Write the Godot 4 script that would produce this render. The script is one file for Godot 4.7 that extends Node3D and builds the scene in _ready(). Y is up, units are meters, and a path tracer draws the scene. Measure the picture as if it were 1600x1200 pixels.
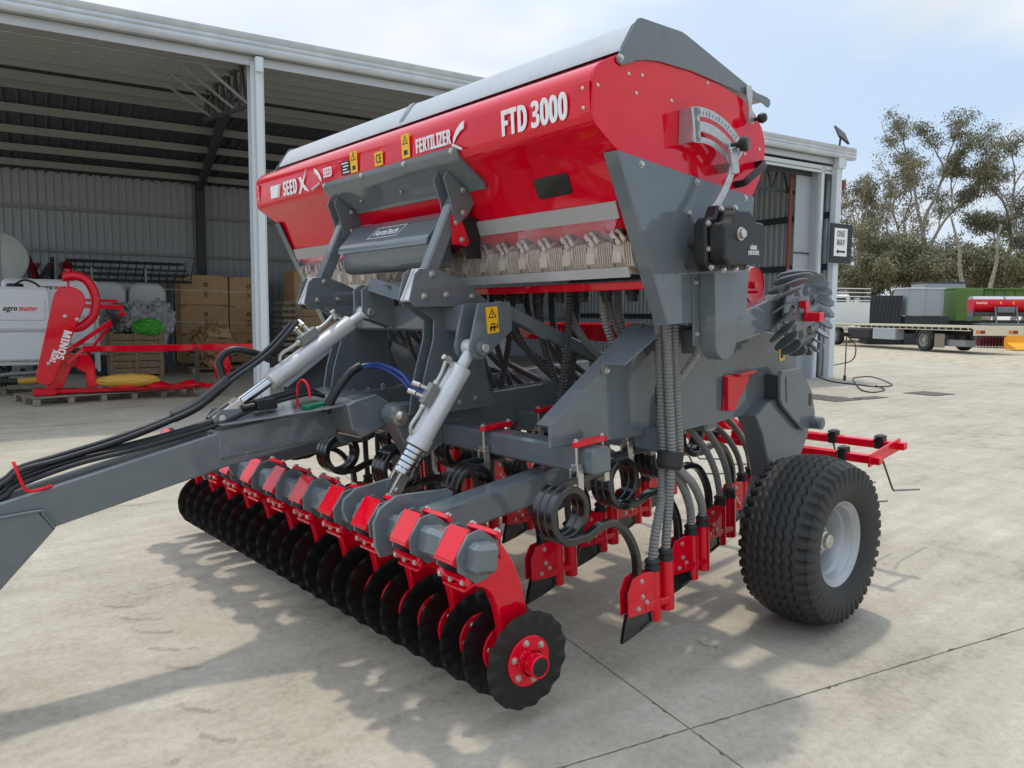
extends Node3D
# ---------------------------------------------------------------- mesh builder
class MB:
	var v := PackedVector3Array()
	var n := PackedVector3Array()
	var c := PackedColorArray()
	var col := Color(1, 1, 1)
	var use_c := false
	func put(p: Vector3, q: Vector3) -> void:
		v.append(p); n.append(q)
		if use_c: c.append(col)
	func ftri(a: Vector3, b: Vector3, d: Vector3, nn: Vector3) -> void:
		var g := (b - a).cross(d - a)
		if g.length_squared() < 1e-16: return
		g = g.normalized()
		if g.dot(nn) < 0.0:
			var t := b; b = d; d = t; g = -g
		put(a, g); put(d, g); put(b, g)
	func fquad(a: Vector3, b: Vector3, d: Vector3, e: Vector3, nn: Vector3) -> void:
		ftri(a, b, d, nn); ftri(a, d, e, nn)
	func strin(a: Vector3, b: Vector3, d: Vector3, na: Vector3, nb: Vector3, nd: Vector3) -> void:
		var g := (b - a).cross(d - a)
		if g.length_squared() < 1e-16: return
		if g.dot(na + nb + nd) < 0.0:
			put(a, na); put(b, nb); put(d, nd)
		else:
			put(a, na); put(d, nd); put(b, nb)
	func squad(a: Vector3, b: Vector3, d: Vector3, e: Vector3, na: Vector3, nb: Vector3, nd: Vector3, ne: Vector3) -> void:
		strin(a, b, d, na, nb, nd); strin(a, d, e, na, nd, ne)
	func box(ctr: Vector3, size: Vector3, bs := Basis(), ch := 0.004) -> void:
		var h := size * 0.5
		ch = minf(ch, minf(h.x, minf(h.y, h.z)) * 0.45)
		var P := func(s: Vector3, ax: int) -> Vector3:
			var q := Vector3(s.x * (h.x - (0.0 if ax == 0 else ch)), s.y * (h.y - (0.0 if ax == 1 else ch)), s.z * (h.z - (0.0 if ax == 2 else ch)))
			return ctr + bs * q
		for ax in 3:
			var u := (ax + 1) % 3
			var w := (ax + 2) % 3
			for sg in [-1.0, 1.0]:
				var q := []
				for k in [[-1, -1], [1, -1], [1, 1], [-1, 1]]:
					var s := Vector3.ZERO
					s[ax] = sg; s[u] = k[0]; s[w] = k[1]
					q.append(P.call(s, ax))
				var nn := Vector3.ZERO; nn[ax] = sg
				fquad(q[0], q[1], q[2], q[3], bs * nn)
			if ch > 0.0:
				for su in [-1.0, 1.0]:
					for sw in [-1.0, 1.0]:
						var s0 := Vector3.ZERO; s0[ax] = -1.0; s0[u] = su; s0[w] = sw
						var s1 := s0; s1[ax] = 1.0
						var nn := Vector3.ZERO; nn[u] = su; nn[w] = sw
						fquad(P.call(s0, u), P.call(s1, u), P.call(s1, w), P.call(s0, w), bs * nn)
		if ch > 0.0:
			for sx in [-1.0, 1.0]:
				for sy in [-1.0, 1.0]:
					for sz in [-1.0, 1.0]:
						var s := Vector3(sx, sy, sz)
						ftri(P.call(s, 0), P.call(s, 1), P.call(s, 2), bs * s)
	func beam(a: Vector3, b: Vector3, w: float, h: float, side := Vector3.RIGHT, ch := 0.004) -> void:
		# box from a to b, w along side, h across
		var t := (b - a).normalized()
		var sd := (side - t * side.dot(t)).normalized()
		var up := t.cross(sd)
		box((a + b) * 0.5, Vector3(w, h, (b - a).length()), Basis(sd, up, t) if sd.cross(up).dot(t) > 0 else Basis(sd, -up, t), ch)
	func prism(poly: Array, o: Vector3, U: Vector3, V: Vector3, E: Vector3, t0: float, t1: float, ch := 0.0, sm := 0.7) -> void:
		var m := poly.size()
		var pv := PackedVector2Array()
		for q in poly: pv.append(q)
		var area := 0.0
		for i in m:
			area += pv[i].cross(pv[(i + 1) % m])
		var sg := 1.0 if area > 0 else -1.0
		var en := []
		for i in m:
			var d := (pv[(i + 1) % m] - pv[i]).normalized()
			en.append(Vector2(d.y, -d.x) * sg)
		var ins := PackedVector2Array()
		for i in m:
			var a: Vector2 = en[(i + m - 1) % m]
			var b: Vector2 = en[i]
			var bi := a + b
			var k := 1.0 + a.dot(b)
			ins.append(pv[i] - bi * (ch / maxf(k, 0.35)))
		var F := func(q: Vector2, t: float) -> Vector3: return o + U * q.x + V * q.y + E * t
		var face := ins if ch > 0.0 else pv
		var idx := Geometry2D.triangulate_polygon(face)
		for k in range(0, idx.size(), 3):
			ftri(F.call(face[idx[k]], t1), F.call(face[idx[k + 1]], t1), F.call(face[idx[k + 2]], t1), E)
			ftri(F.call(face[idx[k]], t0), F.call(face[idx[k + 1]], t0), F.call(face[idx[k + 2]], t0), -E)
		for i in m:
			var j := (i + 1) % m
			var nn2: Vector2 = en[i]
			var nn := U * nn2.x + V * nn2.y
			var na := nn; var nb := nn
			var pa: Vector2 = en[(i + m - 1) % m]
			var nx: Vector2 = en[j]
			if pa.dot(nn2) > sm: na = (U * (pa.x + nn2.x) + V * (pa.y + nn2.y)).normalized()
			if nx.dot(nn2) > sm: nb = (U * (nx.x + nn2.x) + V * (nx.y + nn2.y)).normalized()
			var lo := t0 + ch; var hi := t1 - ch
			squad(F.call(pv[i], lo), F.call(pv[j], lo), F.call(pv[j], hi), F.call(pv[i], hi), na, nb, nb, na)
			if ch > 0.0:
				fquad(F.call(pv[i], hi), F.call(pv[j], hi), F.call(ins[j], t1), F.call(ins[i], t1), nn + E)
				fquad(F.call(pv[i], lo), F.call(pv[j], lo), F.call(ins[j], t0), F.call(ins[i], t0), nn - E)
	func px(poly: Array, x0: float, x1: float, ch := 0.0, sm := 0.7) -> void:
		# polygon given as (z, y), pushed along x
		prism(poly, Vector3.ZERO, Vector3(0, 0, 1), Vector3.UP, Vector3.RIGHT, x0, x1, ch, sm)
	func pz(poly: Array, z0: float, z1: float, ch := 0.0, sm := 0.7) -> void:
		prism(poly, Vector3.ZERO, Vector3.RIGHT, Vector3.UP, Vector3(0, 0, 1), z0, z1, ch, sm)
	func tube(pts: Array, r: float, sides := 10, caps := true, ribs := 0.0, depth := 0.0) -> void:
		var P: Array = pts
		if ribs > 0.0:
			P = MB.resample(pts, ribs * 0.5)
		var m := P.size()
		var t0: Vector3 = (P[1] - P[0]).normalized()
		var nn := t0.cross(Vector3.UP)
		if nn.length() < 0.1: nn = t0.cross(Vector3.RIGHT)
		nn = nn.normalized()
		var prev := []
		var prevn := []
		for i in m:
			var t: Vector3
			if i == 0: t = t0
			elif i == m - 1: t = (P[i] - P[i - 1]).normalized()
			else: t = (P[i + 1] - P[i - 1]).normalized()
			nn = (nn - t * nn.dot(t)).normalized()
			var bb := t.cross(nn)
			var rr := r
			if ribs > 0.0 and i % 2 == 1: rr = r - depth
			var ring := []; var ringn := []
			for k in sides:
				var a := TAU * k / sides
				var d := nn * cos(a) + bb * sin(a)
				ring.append(P[i] + d * rr)
				ringn.append(d if ribs <= 0.0 else d)
			if i > 0:
				for k in sides:
					var k2 := (k + 1) % sides
					if ribs > 0.0:
						var sgn := -1.0 if i % 2 == 1 else 1.0
						var tt := t * (-sgn) * 0.75
						squad(prev[k], prev[k2], ring[k2], ring[k], (prevn[k] + tt).normalized(), (prevn[k2] + tt).normalized(), (ringn[k2] + tt).normalized(), (ringn[k] + tt).normalized())
					else:
						squad(prev[k], prev[k2], ring[k2], ring[k], prevn[k], prevn[k2], ringn[k2], ringn[k])
			if caps and (i == 0 or i == m - 1):
				for k in sides:
					ftri(P[i], ring[k], ring[(k + 1) % sides], -t if i == 0 else t)
			prev = ring; prevn = ringn
	static func resample(pts: Array, step: float) -> Array:
		var out := [pts[0]]
		var carry := 0.0
		for i in pts.size() - 1:
			var a: Vector3 = pts[i]; var b: Vector3 = pts[i + 1]
			var l := a.distance_to(b)
			var d := step - carry
			while d <= l:
				out.append(a.lerp(b, d / l))
				d += step
			carry = l - (d - step)
		if out.size() < 3: out.append(pts[-1])
		return out
	static func smooth(pts: Array, seg := 6) -> Array:
		var out := []
		var m := pts.size()
		for i in m - 1:
			var p0: Vector3 = pts[maxi(i - 1, 0)]; var p1: Vector3 = pts[i]
			var p2: Vector3 = pts[i + 1]; var p3: Vector3 = pts[mini(i + 2, m - 1)]
			for k in seg:
				var t := float(k) / seg
				out.append(p1.cubic_interpolate(p2, p0, p3, t))
		out.append(pts[-1])
		return out
	func sweep(pts: Array, sd: Vector3, w: float, h: float) -> void:
		# rectangular bar swept along pts, w along sd
		var m := pts.size()
		var pr := []
		var pn := Vector3.ZERO
		for i in m:
			var t: Vector3
			if i == 0: t = (pts[1] - pts[0]).normalized()
			elif i == m - 1: t = (pts[i] - pts[i - 1]).normalized()
			else: t = (pts[i + 1] - pts[i - 1]).normalized()
			var s := (sd - t * sd.dot(t)).normalized()
			var u := s.cross(t)
			var cc := minf(w, h) * 0.16
			var a := w * 0.5; var b := h * 0.5
			var q := []
			for e in [[a - cc, b], [a, b - cc], [a, -b + cc], [a - cc, -b], [-a + cc, -b], [-a, -b + cc], [-a, b - cc], [-a + cc, b]]:
				q.append([pts[i] + s * e[0] + u * e[1], s * e[0] / a + u * e[1] / b])
			if i > 0:
				for k in 8:
					var k2 := (k + 1) % 8
					var f0: Vector3 = ((pr[k][1] + pr[k2][1])).normalized()
					var f1: Vector3 = ((q[k][1] + q[k2][1])).normalized()
					squad(pr[k][0], pr[k2][0], q[k2][0], q[k][0], f0, f0, f1, f1)
			if i == 0 or i == m - 1:
				for k in range(1, 7): ftri(q[0][0], q[k][0], q[k + 1][0], -t if i == 0 else t)
			pr = q; pn = u
	func lathe(o: Vector3, ax: Vector3, prof: Array, sides := 20, sm := false) -> void:
		# prof: Vector2(radius, along)
		var a := ax.normalized()
		var u := a.cross(Vector3.UP)
		if u.length() < 0.1: u = a.cross(Vector3(0, 0, 1))
		u = u.normalized()
		var w := a.cross(u)
		var np := prof.size()
		var sn := []
		for i in np - 1:
			var d: Vector2 = prof[i + 1] - prof[i]
			sn.append(Vector2(d.y, -d.x).normalized())
		# outward check: assume profile runs so that (dy,-dx) points outward
		for i in np - 1:
			var p: Vector2 = prof[i]; var q: Vector2 = prof[i + 1]
			var n0: Vector2 = sn[i]; var n1: Vector2 = sn[i]
			if sm:
				if i > 0 and sn[i - 1].dot(sn[i]) > 0.5: n0 = (sn[i - 1] + sn[i]).normalized()
				if i < np - 2 and sn[i + 1].dot(sn[i]) > 0.5: n1 = (sn[i + 1] + sn[i]).normalized()
			for k in sides:
				var t0 := TAU * k / sides; var t1 := TAU * (k + 1) / sides
				var d0 := u * cos(t0) + w * sin(t0); var d1 := u * cos(t1) + w * sin(t1)
				squad(o + d0 * p.x + a * p.y, o + d1 * p.x + a * p.y, o + d1 * q.x + a * q.y, o + d0 * q.x + a * q.y, d0 * n0.x + a * n0.y, d1 * n0.x + a * n0.y, d1 * n1.x + a * n1.y, d0 * n1.x + a * n1.y)
	func cyl(a: Vector3, b: Vector3, r: float, sides := 16, ch := 0.002) -> void:
		var l := a.distance_to(b)
		lathe(a, b - a, [Vector2(0, 0), Vector2(r - ch, 0), Vector2(r, ch), Vector2(r, l - ch), Vector2(r - ch, l), Vector2(0, l)], sides)
	func mesh(m: Material) -> ArrayMesh:
		var arr := []
		arr.resize(Mesh.ARRAY_MAX)
		arr[Mesh.ARRAY_VERTEX] = v
		arr[Mesh.ARRAY_NORMAL] = n
		if use_c: arr[Mesh.ARRAY_COLOR] = c
		var am := ArrayMesh.new()
		am.add_surface_from_arrays(Mesh.PRIMITIVE_TRIANGLES, arr)
		am.surface_set_material(0, m)
		return am

var M := {}
var rng := RandomNumberGenerator.new()
var used := {}

func V2(l: Array) -> Array:
	var o := []
	for q in l: o.append(Vector2(q[0], q[1]))
	return o
func V3(l: Array) -> Array:
	var o := []
	for q in l: o.append(Vector3(q[0], q[1], q[2]))
	return o
func obj(called: String, mb: MB, m: Material, parent: Node = self) -> MeshInstance3D:
	var o := MeshInstance3D.new()
	o.name = called
	o.mesh = mb.mesh(m)
	parent.add_child(o, true)
	return o
func inst(called: String, me: Mesh, xf: Transform3D, parent: Node) -> MeshInstance3D:
	var o := MeshInstance3D.new()
	o.name = called
	o.mesh = me
	o.transform = xf
	parent.add_child(o, true)
	return o
func numbered(called: String) -> String:
	if not used.has(called):
		used[called] = 0
		return called
	used[called] += 1
	return "%s_%03d" % [called, used[called]]
func tag(o: Node, label: String, category: String, group := "", kind := "") -> void:
	if label: o.set_meta("label", label)
	if category: o.set_meta("category", category)
	if group: o.set_meta("group", group)
	if kind: o.set_meta("kind", kind)
func thing(called: String, label: String, category: String, xf := Transform3D(), group := "") -> Node3D:
	var o := Node3D.new()
	o.name = numbered(called)
	add_child(o)
	o.transform = xf
	tag(o, label, category, group)
	return o
func struct(called: String, mb: MB, m: Material) -> MeshInstance3D:
	var o := MeshInstance3D.new()
	o.name = numbered(called)
	o.mesh = mb.mesh(m)
	add_child(o)
	o.set_meta("kind", "structure")
	return o

# ---------------------------------------------------------------- materials
func noise_img(size: int, layers: Array, ramp: Gradient, sd: int) -> ImageTexture:
	# layers: [frequency in cycles per tile, octaves, weight, kind]
	var img := Image.create(size, size, false, Image.FORMAT_RGB8)
	var acc := PackedFloat32Array()
	acc.resize(size * size)
	var k := 0
	for l in layers:
		var f := FastNoiseLite.new()
		f.seed = sd + k * 17
		f.noise_type = FastNoiseLite.TYPE_SIMPLEX_SMOOTH if l[3] == 0 else FastNoiseLite.TYPE_CELLULAR
		f.frequency = float(l[0]) / size
		f.fractal_octaves = l[1]
		var s := f.get_seamless_image(size, size, false, false, 0.12, true)
		if l[3] == 2:
			f.noise_type = FastNoiseLite.TYPE_SIMPLEX_SMOOTH
			s = f.get_seamless_image(size, size / 8, false, false, 0.12, true)
			s.resize(size, size, Image.INTERPOLATE_CUBIC)
		s.convert(Image.FORMAT_L8)
		var d := s.get_data()
		for i in acc.size():
			acc[i] += (d[i] / 255.0 - 0.5) * l[2]
		k += 1
	var out := PackedByteArray()
	out.resize(size * size * 3)
	for i in acc.size():
		var c := ramp.sample(clampf(acc[i] + 0.5, 0, 1))
		out[i * 3] = int(c.r * 255); out[i * 3 + 1] = int(c.g * 255); out[i * 3 + 2] = int(c.b * 255)
	img = Image.create_from_data(size, size, false, Image.FORMAT_RGB8, out)
	img.generate_mipmaps()
	return ImageTexture.create_from_image(img)
func ramp(a: Array) -> Gradient:
	var g := Gradient.new()
	var off := PackedFloat32Array(); var cl := PackedColorArray()
	for e in a:
		off.append(e[0]); cl.append(e[1])
	g.offsets = off; g.colors = cl
	return g
func mat(key: String, c: Color, rough: float, metal := 0.0, coat := 0.0, coat_r := 0.06) -> StandardMaterial3D:
	var m := StandardMaterial3D.new()
	m.albedo_color = c
	m.roughness = rough
	m.metallic = metal
	if coat > 0.0:
		m.clearcoat_enabled = true
		m.clearcoat = coat
		m.clearcoat_roughness = coat_r
		if coat > .9: m.metallic_specular = 0.08
	M[key] = m
	return m
func tri_tex(m: StandardMaterial3D, t: Texture2D, scale: float) -> void:
	m.albedo_texture = t
	m.uv1_triplanar = true
	m.uv1_world_triplanar = true
	m.uv1_scale = Vector3.ONE * scale
func rgb(r: int, g: int, b: int) -> Color:
	return Color(r / 255.0, g / 255.0, b / 255.0)
func make_materials() -> void:
	mat("red", rgb(228, 2, 38), 0.36, 0.0, 1.0, 0.05)
	mat("grey", rgb(109, 117, 121), 0.36, 0.0, 1.0, 0.07)
	mat("hose_shaded", rgb(74, 74, 75), 0.5)  # same hose, with the shade on the inner ones put into the colour
	mat("lid", rgb(180, 184, 187), 0.42, 0.1, 0.4, 0.15)
	mat("gloss_black", rgb(17, 18, 20), 0.3, 0.0, 0.6, 0.08)
	mat("disc_black", rgb(22, 22, 23), 0.42, 0.0)
	mat("black_plastic", rgb(27, 28, 30), 0.42)
	mat("rubber", rgb(36, 37, 38), 0.62)
	mat("hose", rgb(140, 140, 138), 0.5)
	mat("hyd_hose", rgb(32, 34, 38), 0.45)
	mat("blue_hose", rgb(38, 62, 128), 0.4)
	mat("silver", rgb(214, 215, 216), 0.34, 0.25, 0.3, 0.15)
	mat("rim_silver", rgb(172, 175, 178), 0.36, 0.45)
	mat("chrome", rgb(205, 208, 210), 0.16, 1.0)
	mat("zinc", rgb(196, 194, 186), 0.3, 0.85)
	mat("galv", rgb(186, 190, 190), 0.42, 0.7)
	mat("white", rgb(236, 236, 236), 0.45)
	mat("yellow", rgb(244, 186, 12), 0.45)
	mat("black_print", rgb(22, 20, 18), 0.5)
	mat("meter", rgb(202, 188, 172), 0.5)
	mat("meter_dark", rgb(70, 66, 64), 0.5)
	mat("green", rgb(14, 110, 78), 0.4)
	mat("window_black", rgb(14, 14, 15), 0.12)
	var p := mat("plastic_sheet", Color(0.9, 0.9, 0.92, 0.09), 0.02)
	p.transparency = BaseMaterial3D.TRANSPARENCY_ALPHA
	p.cull_mode = BaseMaterial3D.CULL_DISABLED
	mat("tape", rgb(190, 190, 190), 0.3)
	mat("strip", rgb(134, 134, 132), 0.35, 0.2)
	mat("cover_grey", rgb(166, 165, 161), 0.4)
	# faint unevenness in the paint films
	var film := noise_img(512, [[5, 4, .5, 0], [70, 3, .5, 0]], ramp([[0.0, rgb(228, 228, 228)], [.5, rgb(246, 246, 246)], [1.0, rgb(255, 255, 255)]]), 71)
	for k in ["red", "grey", "lid", "silver", "black_plastic", "gloss_black"]:
		tri_tex(M[k], film, 1.7)
		M[k].uv1_world_triplanar = false
	var rub := noise_img(512, [[8, 4, .6, 0], [90, 3, .5, 0]], ramp([[0.0, rgb(200, 198, 194)], [.55, rgb(236, 235, 232)], [1.0, rgb(255, 255, 255)]]), 72)
	for k in ["rubber", "disc_black", "hose", "hose_shaded"]:
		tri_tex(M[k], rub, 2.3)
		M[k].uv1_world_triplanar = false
	M.rubber.albedo_color = rgb(46, 46, 46)
	# galvanised sheet with spangle
	tri_tex(M.galv, noise_img(256, [[34, 2, 0.5, 1], [5, 3, 0.4, 0]], ramp([[0.0, rgb(158, 160, 158)], [1.0, rgb(214, 216, 216)]]), 5), 6.0)
	M.galv.albedo_color = Color(1, 1, 1)
# ---------------------------------------------------------------- the seed drill
var bolt_mesh: ArrayMesh
var rivet_mesh: ArrayMesh
func face(d: Vector3) -> Basis:
	var y := d.normalized()
	var x := y.cross(Vector3(0, 0, 1))
	if x.length() < 0.1: x = y.cross(Vector3(1, 0, 0))
	x = x.normalized()
	return Basis(x, y, x.cross(y))
func bolt(p: Vector3, d: Vector3, parent: Node, s := 1.0, called := "bolt") -> void:
	inst(called, bolt_mesh, Transform3D(face(d).scaled(Vector3.ONE * s), p), parent)
func lettering(called: String, t: String, h: float, p: Vector3, bs: Basis, m: Material, parent: Node, sx := 1.0, wt := 700, depth := 0.002, slant := 0.0) -> MeshInstance3D:
	var f := SystemFont.new()
	f.font_names = PackedStringArray(["Droid Sans"])
	f.font_weight = wt
	var tm := TextMesh.new()
	tm.font = f
	tm.text = t
	tm.font_size = 48
	tm.pixel_size = h / (0.714 * 48.0)
	tm.depth = depth
	tm.curve_step = 1.0
	tm.material = m
	var o := MeshInstance3D.new()
	o.name = called
	if wt > 700:   # heavier strokes: copies set side by side
		var src := tm.get_mesh_arrays()
		var arr := []
		arr.resize(Mesh.ARRAY_MAX)
		var vv := PackedVector3Array(); var nv := PackedVector3Array(); var iv := PackedInt32Array()
		var sh := h * .038
		var q := 0
		for off in [Vector3(0, 0, 0), Vector3(-sh, 0, .0003), Vector3(sh, 0, .0006), Vector3(0, -sh * .4, .0009), Vector3(0, sh * .4, .0012)]:
			var base := vv.size()
			for k in src[Mesh.ARRAY_VERTEX]: vv.append(k + off)
			nv.append_array(src[Mesh.ARRAY_NORMAL])
			for k in src[Mesh.ARRAY_INDEX]: iv.append(k + base)
			q += 1
		arr[Mesh.ARRAY_VERTEX] = vv; arr[Mesh.ARRAY_NORMAL] = nv; arr[Mesh.ARRAY_INDEX] = iv
		var am := ArrayMesh.new()
		am.add_surface_from_arrays(Mesh.PRIMITIVE_TRIANGLES, arr)
		am.surface_set_material(0, m)
		o.mesh = am
	else:
		o.mesh = tm
	var b := Basis(bs.x * sx, bs.y + bs.x * slant, bs.z)
	o.transform = Transform3D(b, p)
	parent.add_child(o, true)
	return o
func hull(z: float, y: float) -> Vector2: return Vector2(z, y)

func build_drill() -> void:
	var b := MB.new()
	b.lathe(Vector3.ZERO, Vector3.UP, [Vector2(0.0145, -0.001), Vector2(0.0145, 0.002), Vector2(0.0105, 0.003)], 12)
	b.lathe(Vector3.ZERO, Vector3.UP, [Vector2(0.0105, 0.002), Vector2(0.0105, 0.0085), Vector2(0.0088, 0.0105), Vector2(0, 0.0105)], 6)
	bolt_mesh = b.mesh(M.zinc)
	b = MB.new()
	b.lathe(Vector3.ZERO, Vector3.UP, [Vector2(0.008, 0.0), Vector2(0.007, 0.002), Vector2(0.004, 0.0035), Vector2(0, 0.004)], 10, true)
	rivet_mesh = b.mesh(M.zinc)
	var bs := Basis(Vector3(1, 0.0096, 0), Vector3(-0.0096, 0.9978, 0.0659), Vector3(0.0006, -0.0659, 0.9978)).orthonormalized()
	var D := thing("seed_drill", "large red and grey trailed seed drill in the foreground with a row of black discs", "seed drill", Transform3D(bs, Vector3(0.0154, -0.0725, -0.1083)))
	drill_hopper(D)
	drill_front(D)
	drill_meters(D)
	drill_frame(D)
	drill_drawbar(D)
	drill_gang(D)
	drill_tines(D)
	drill_side(D)
	drill_wheels(D)
	drill_harrow(D)

func drill_hopper(D: Node3D) -> void:
	var hp := V2([[-.86, 2.575], [-.78, 2.535], [-.70, 2.503], [-.668, 2.489], [-.645, 2.47], [-.632, 2.445], [-.627, 2.42], [-.62, 2.31], [-.622, 2.29], [-.632, 2.270], [-.655, 2.252], [-.76, 2.178], [-.83, 2.0], [-.85, 1.94], [-.97, 1.87], [-1.06, 1.86], [-1.3, 1.93], [-1.60, 2.03], [-1.685, 2.052], [-1.745, 2.13], [-1.78, 2.2], [-1.79, 2.26], [-1.785, 2.31], [-1.765, 2.36], [-1.70, 2.42], [-1.60, 2.47], [-1.2, 2.56]])
	var b := MB.new()
	b.px(hp, -1.495, 1.495)
	var H := obj("hopper", b, M.red, D)
	for sx in [1.0, -1.0]:
		b = MB.new()
		if sx > 0: b.px(hp, 1.495, 1.505, 0.002)
		else: b.px(hp, -1.505, -1.495, 0.002)
		var ep := obj("end_panel", b, M.red, H)
		b = MB.new()   # folded tab of the end panel on the front face
		b.box(Vector3(sx * 1.468, 2.365, -.6205), Vector3(.055, .115, .006), Basis(), .001)
		obj("tab", b, M.red, H)
		for yy in [2.33, 2.40]:
			inst("rivet", rivet_mesh, Transform3D(face(Vector3(0, 0, 1)), Vector3(sx * 1.462, yy, -.6175)), H)
		for q in [[-.872, 2.404], [-1.091, 2.401], [-.654, 2.406], [-1.34, 2.503], [-.83, 2.47], [-.91, 2.475], [-1.62, 2.23], [-1.74, 2.26]]:
			inst("rivet", rivet_mesh, Transform3D(face(Vector3(sx, 0, 0)), Vector3(sx * 1.506, q[1], q[0])), H)
	# the small windows in the sloping front
	for x in [1.11, -.62]:
		b = MB.new()
		var rr := []
		for k in 16:
			var a := TAU * k / 16.0
			rr.append(Vector2((0.085 if cos(a) > 0 else -0.085) + cos(a) * 0.02, (0.025 if sin(a) > 0 else -0.025) + sin(a) * 0.02))
		var nn := Vector3(0, -0.37, 0.93).normalized()
		var vv := nn.cross(Vector3.RIGHT)
		b.prism(rr, Vector3(x, 2.10, -.789), Vector3.RIGHT, vv, nn, -0.004, 0.004, 0.001)
		obj("sight_window", b, M.window_black, H)
	# lid
	var lp := V2([[-.795, 2.552], [-.80, 2.566], [-.866, 2.654], [-.882, 2.667], [-.91, 2.674], [-1.18, 2.668], [-1.64, 2.53], [-1.81, 2.492], [-1.81, 2.482], [-1.64, 2.517], [-1.18, 2.652], [-.91, 2.656], [-.892, 2.65], [-.88, 2.642], [-.815, 2.555]])
	for e in [[-1.497, -.022], [-.018, 1.494]]:
		b = MB.new()
		b.px(lp, e[0], e[1], 0.0, 0.5)
		var ld := obj("lid", b, M.lid, D)
	b = MB.new()
	var sp := V2([[-.80, 2.548], [-.805, 2.575], [-.868, 2.664], [-.884, 2.676], [-.91, 2.681], [-1.18, 2.676], [-1.64, 2.537], [-1.64, 2.52], [-1.18, 2.655], [-.91, 2.66], [-.82, 2.552]])
	b.px(sp, -.043, .003, .001)
	obj("lid_strap", b, M.grey, D)
	var cp := V2([[-.768, 2.497], [-.757, 2.503], [-.755, 2.517], [-.803, 2.578], [-.873, 2.668], [-.885, 2.679], [-.905, 2.685], [-1.16, 2.677], [-1.19, 2.67], [-1.64, 2.53], [-1.70, 2.508], [-1.80, 2.497], [-1.822, 2.487], [-1.826, 2.468], [-1.81, 2.452], [-1.79, 2.455], [-1.75, 2.47], [-1.64, 2.484], [-1.4, 2.513], [-1.213, 2.533], [-1.004, 2.539], [-.93, 2.533], [-.867, 2.522], [-.80, 2.498], [-.785, 2.493]])
	for sx in [1.0, -1.0]:
		b = MB.new()
		if sx > 0: b.px(cp, 1.5075, 1.5135, .0015)
		else: b.px(cp, -1.5135, -1.5075, .0015)
		var cv := obj("lid_end_cover", b, M.grey, D)
		bolt(Vector3(sx * 1.5135, 2.518, -.776), Vector3(sx, 0, 0), cv)
	# prints and stickers on the front face
	var zf := -.6155
	var I := Basis()
	lettering("model_lettering", "FTD 3000", .098, Vector3(1.19, 2.354, zf), I, M.white, H, .66, 800)
	lettering("lettering", "FERTILIZER", .062, Vector3(.512, 2.366, zf), I, M.white, H, .60, 800)
	lettering("lettering", "SEED", .05, Vector3(-.503, 2.371, zf), I, M.white, H, .62, 800)
	lettering("brand_lettering", "SEED", .082, Vector3(-.985, 2.347, zf), I, M.white, H, .72, 800)
	b = MB.new()
	b.pz(V2([[-1.262, 2.312], [-1.165, 2.312], [-1.135, 2.387], [-1.262, 2.387]]), zf - .002, zf + .001)
	obj("brand_block", b, M.white, H)
	b = MB.new()
	b.pz(V2([[-1.154, 2.312], [-1.144, 2.312], [-1.114, 2.387], [-1.124, 2.387]]), zf - .002, zf + .001)
	obj("brand_bar", b, M.white, H)
	b = MB.new()
	b.pz(V2([[-.868, 2.296], [-.848, 2.296], [-.80, 2.36], [-.76, 2.43], [-.80, 2.385], [-.835, 2.35]]), zf - .002, zf + .001)
	obj("brand_stroke", b, M.white, H)
	b = MB.new()
	b.pz(V2([[-.862, 2.39], [-.835, 2.39], [-.80, 2.345], [-.74, 2.296], [-.79, 2.31], [-.83, 2.342]]), zf - .0015, zf + .0016)
	obj("brand_stroke", b, M.white, H)
	for a in [[-1.0, -.63, 2.335], [1.0, .705, 2.335]]:   # curved arrows beside the indicator pins
		b = MB.new()
		var s: float = a[0]
		var pl := V2([[0.045, 0.0], [0.048, 0.02], [0.03, 0.045], [0.0, 0.07], [-.03, .085], [-.028, .06], [0.0, .045], [.022, .022]]) if s < 0 else V2([[-.04, 0.0], [-.035, .03], [-.01, .06], [.02, .08], [.046, .088], [.042, .056], [.02, .05], [-.012, .03]])
		b.prism(pl, Vector3(a[1], a[2] - .005, zf), Vector3.RIGHT, Vector3.UP, Vector3(0, 0, 1), -.002, .001)
		obj("arrow_print", b, M.white, H)
		b = MB.new()
		b.beam(Vector3(a[1] + s * .0 + (-.05 if s < 0 else -.03), 2.325 if s > 0 else 2.298, zf + .012), Vector3(a[1] + (.05 if s < 0 else .04), 2.296 if s > 0 else 2.322, zf + .012), .012, .01)
		obj("indicator_pin", b, M.zinc, H)
	for q in [[.288, 2.385, .068, .112, 0], [-.209, 2.384, .072, .108, 1]]:
		sticker(Vector3(q[0], q[1], zf), Basis(), q[2], q[3], H, q[4])
	b = MB.new()
	b.box(Vector3(.039, 2.363, zf), Vector3(.076, .068, .002), Basis(), 0)
	var ce := obj("ce_sticker", b, M.yellow, H)
	lettering("lettering", "CE", .042, Vector3(.039, 2.363, zf + .0015), I, M.black_print, ce, .8, 700, .001)
	b = MB.new()
	b.box(Vector3(-.302, 2.367, zf), Vector3(.096, .066, .002), Basis(), 0)
	var pl := obj("type_plate", b, M.black_print, H)
	for k in 4:
		b = MB.new()
		b.box(Vector3(-.302 + (.006 if k % 2 else -.004), 2.391 - k * .016, zf + .0012), Vector3(.07 - .012 * (k % 3), .006, .001), Basis(), 0)
		obj("print_line", b, M.white, pl)

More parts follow.
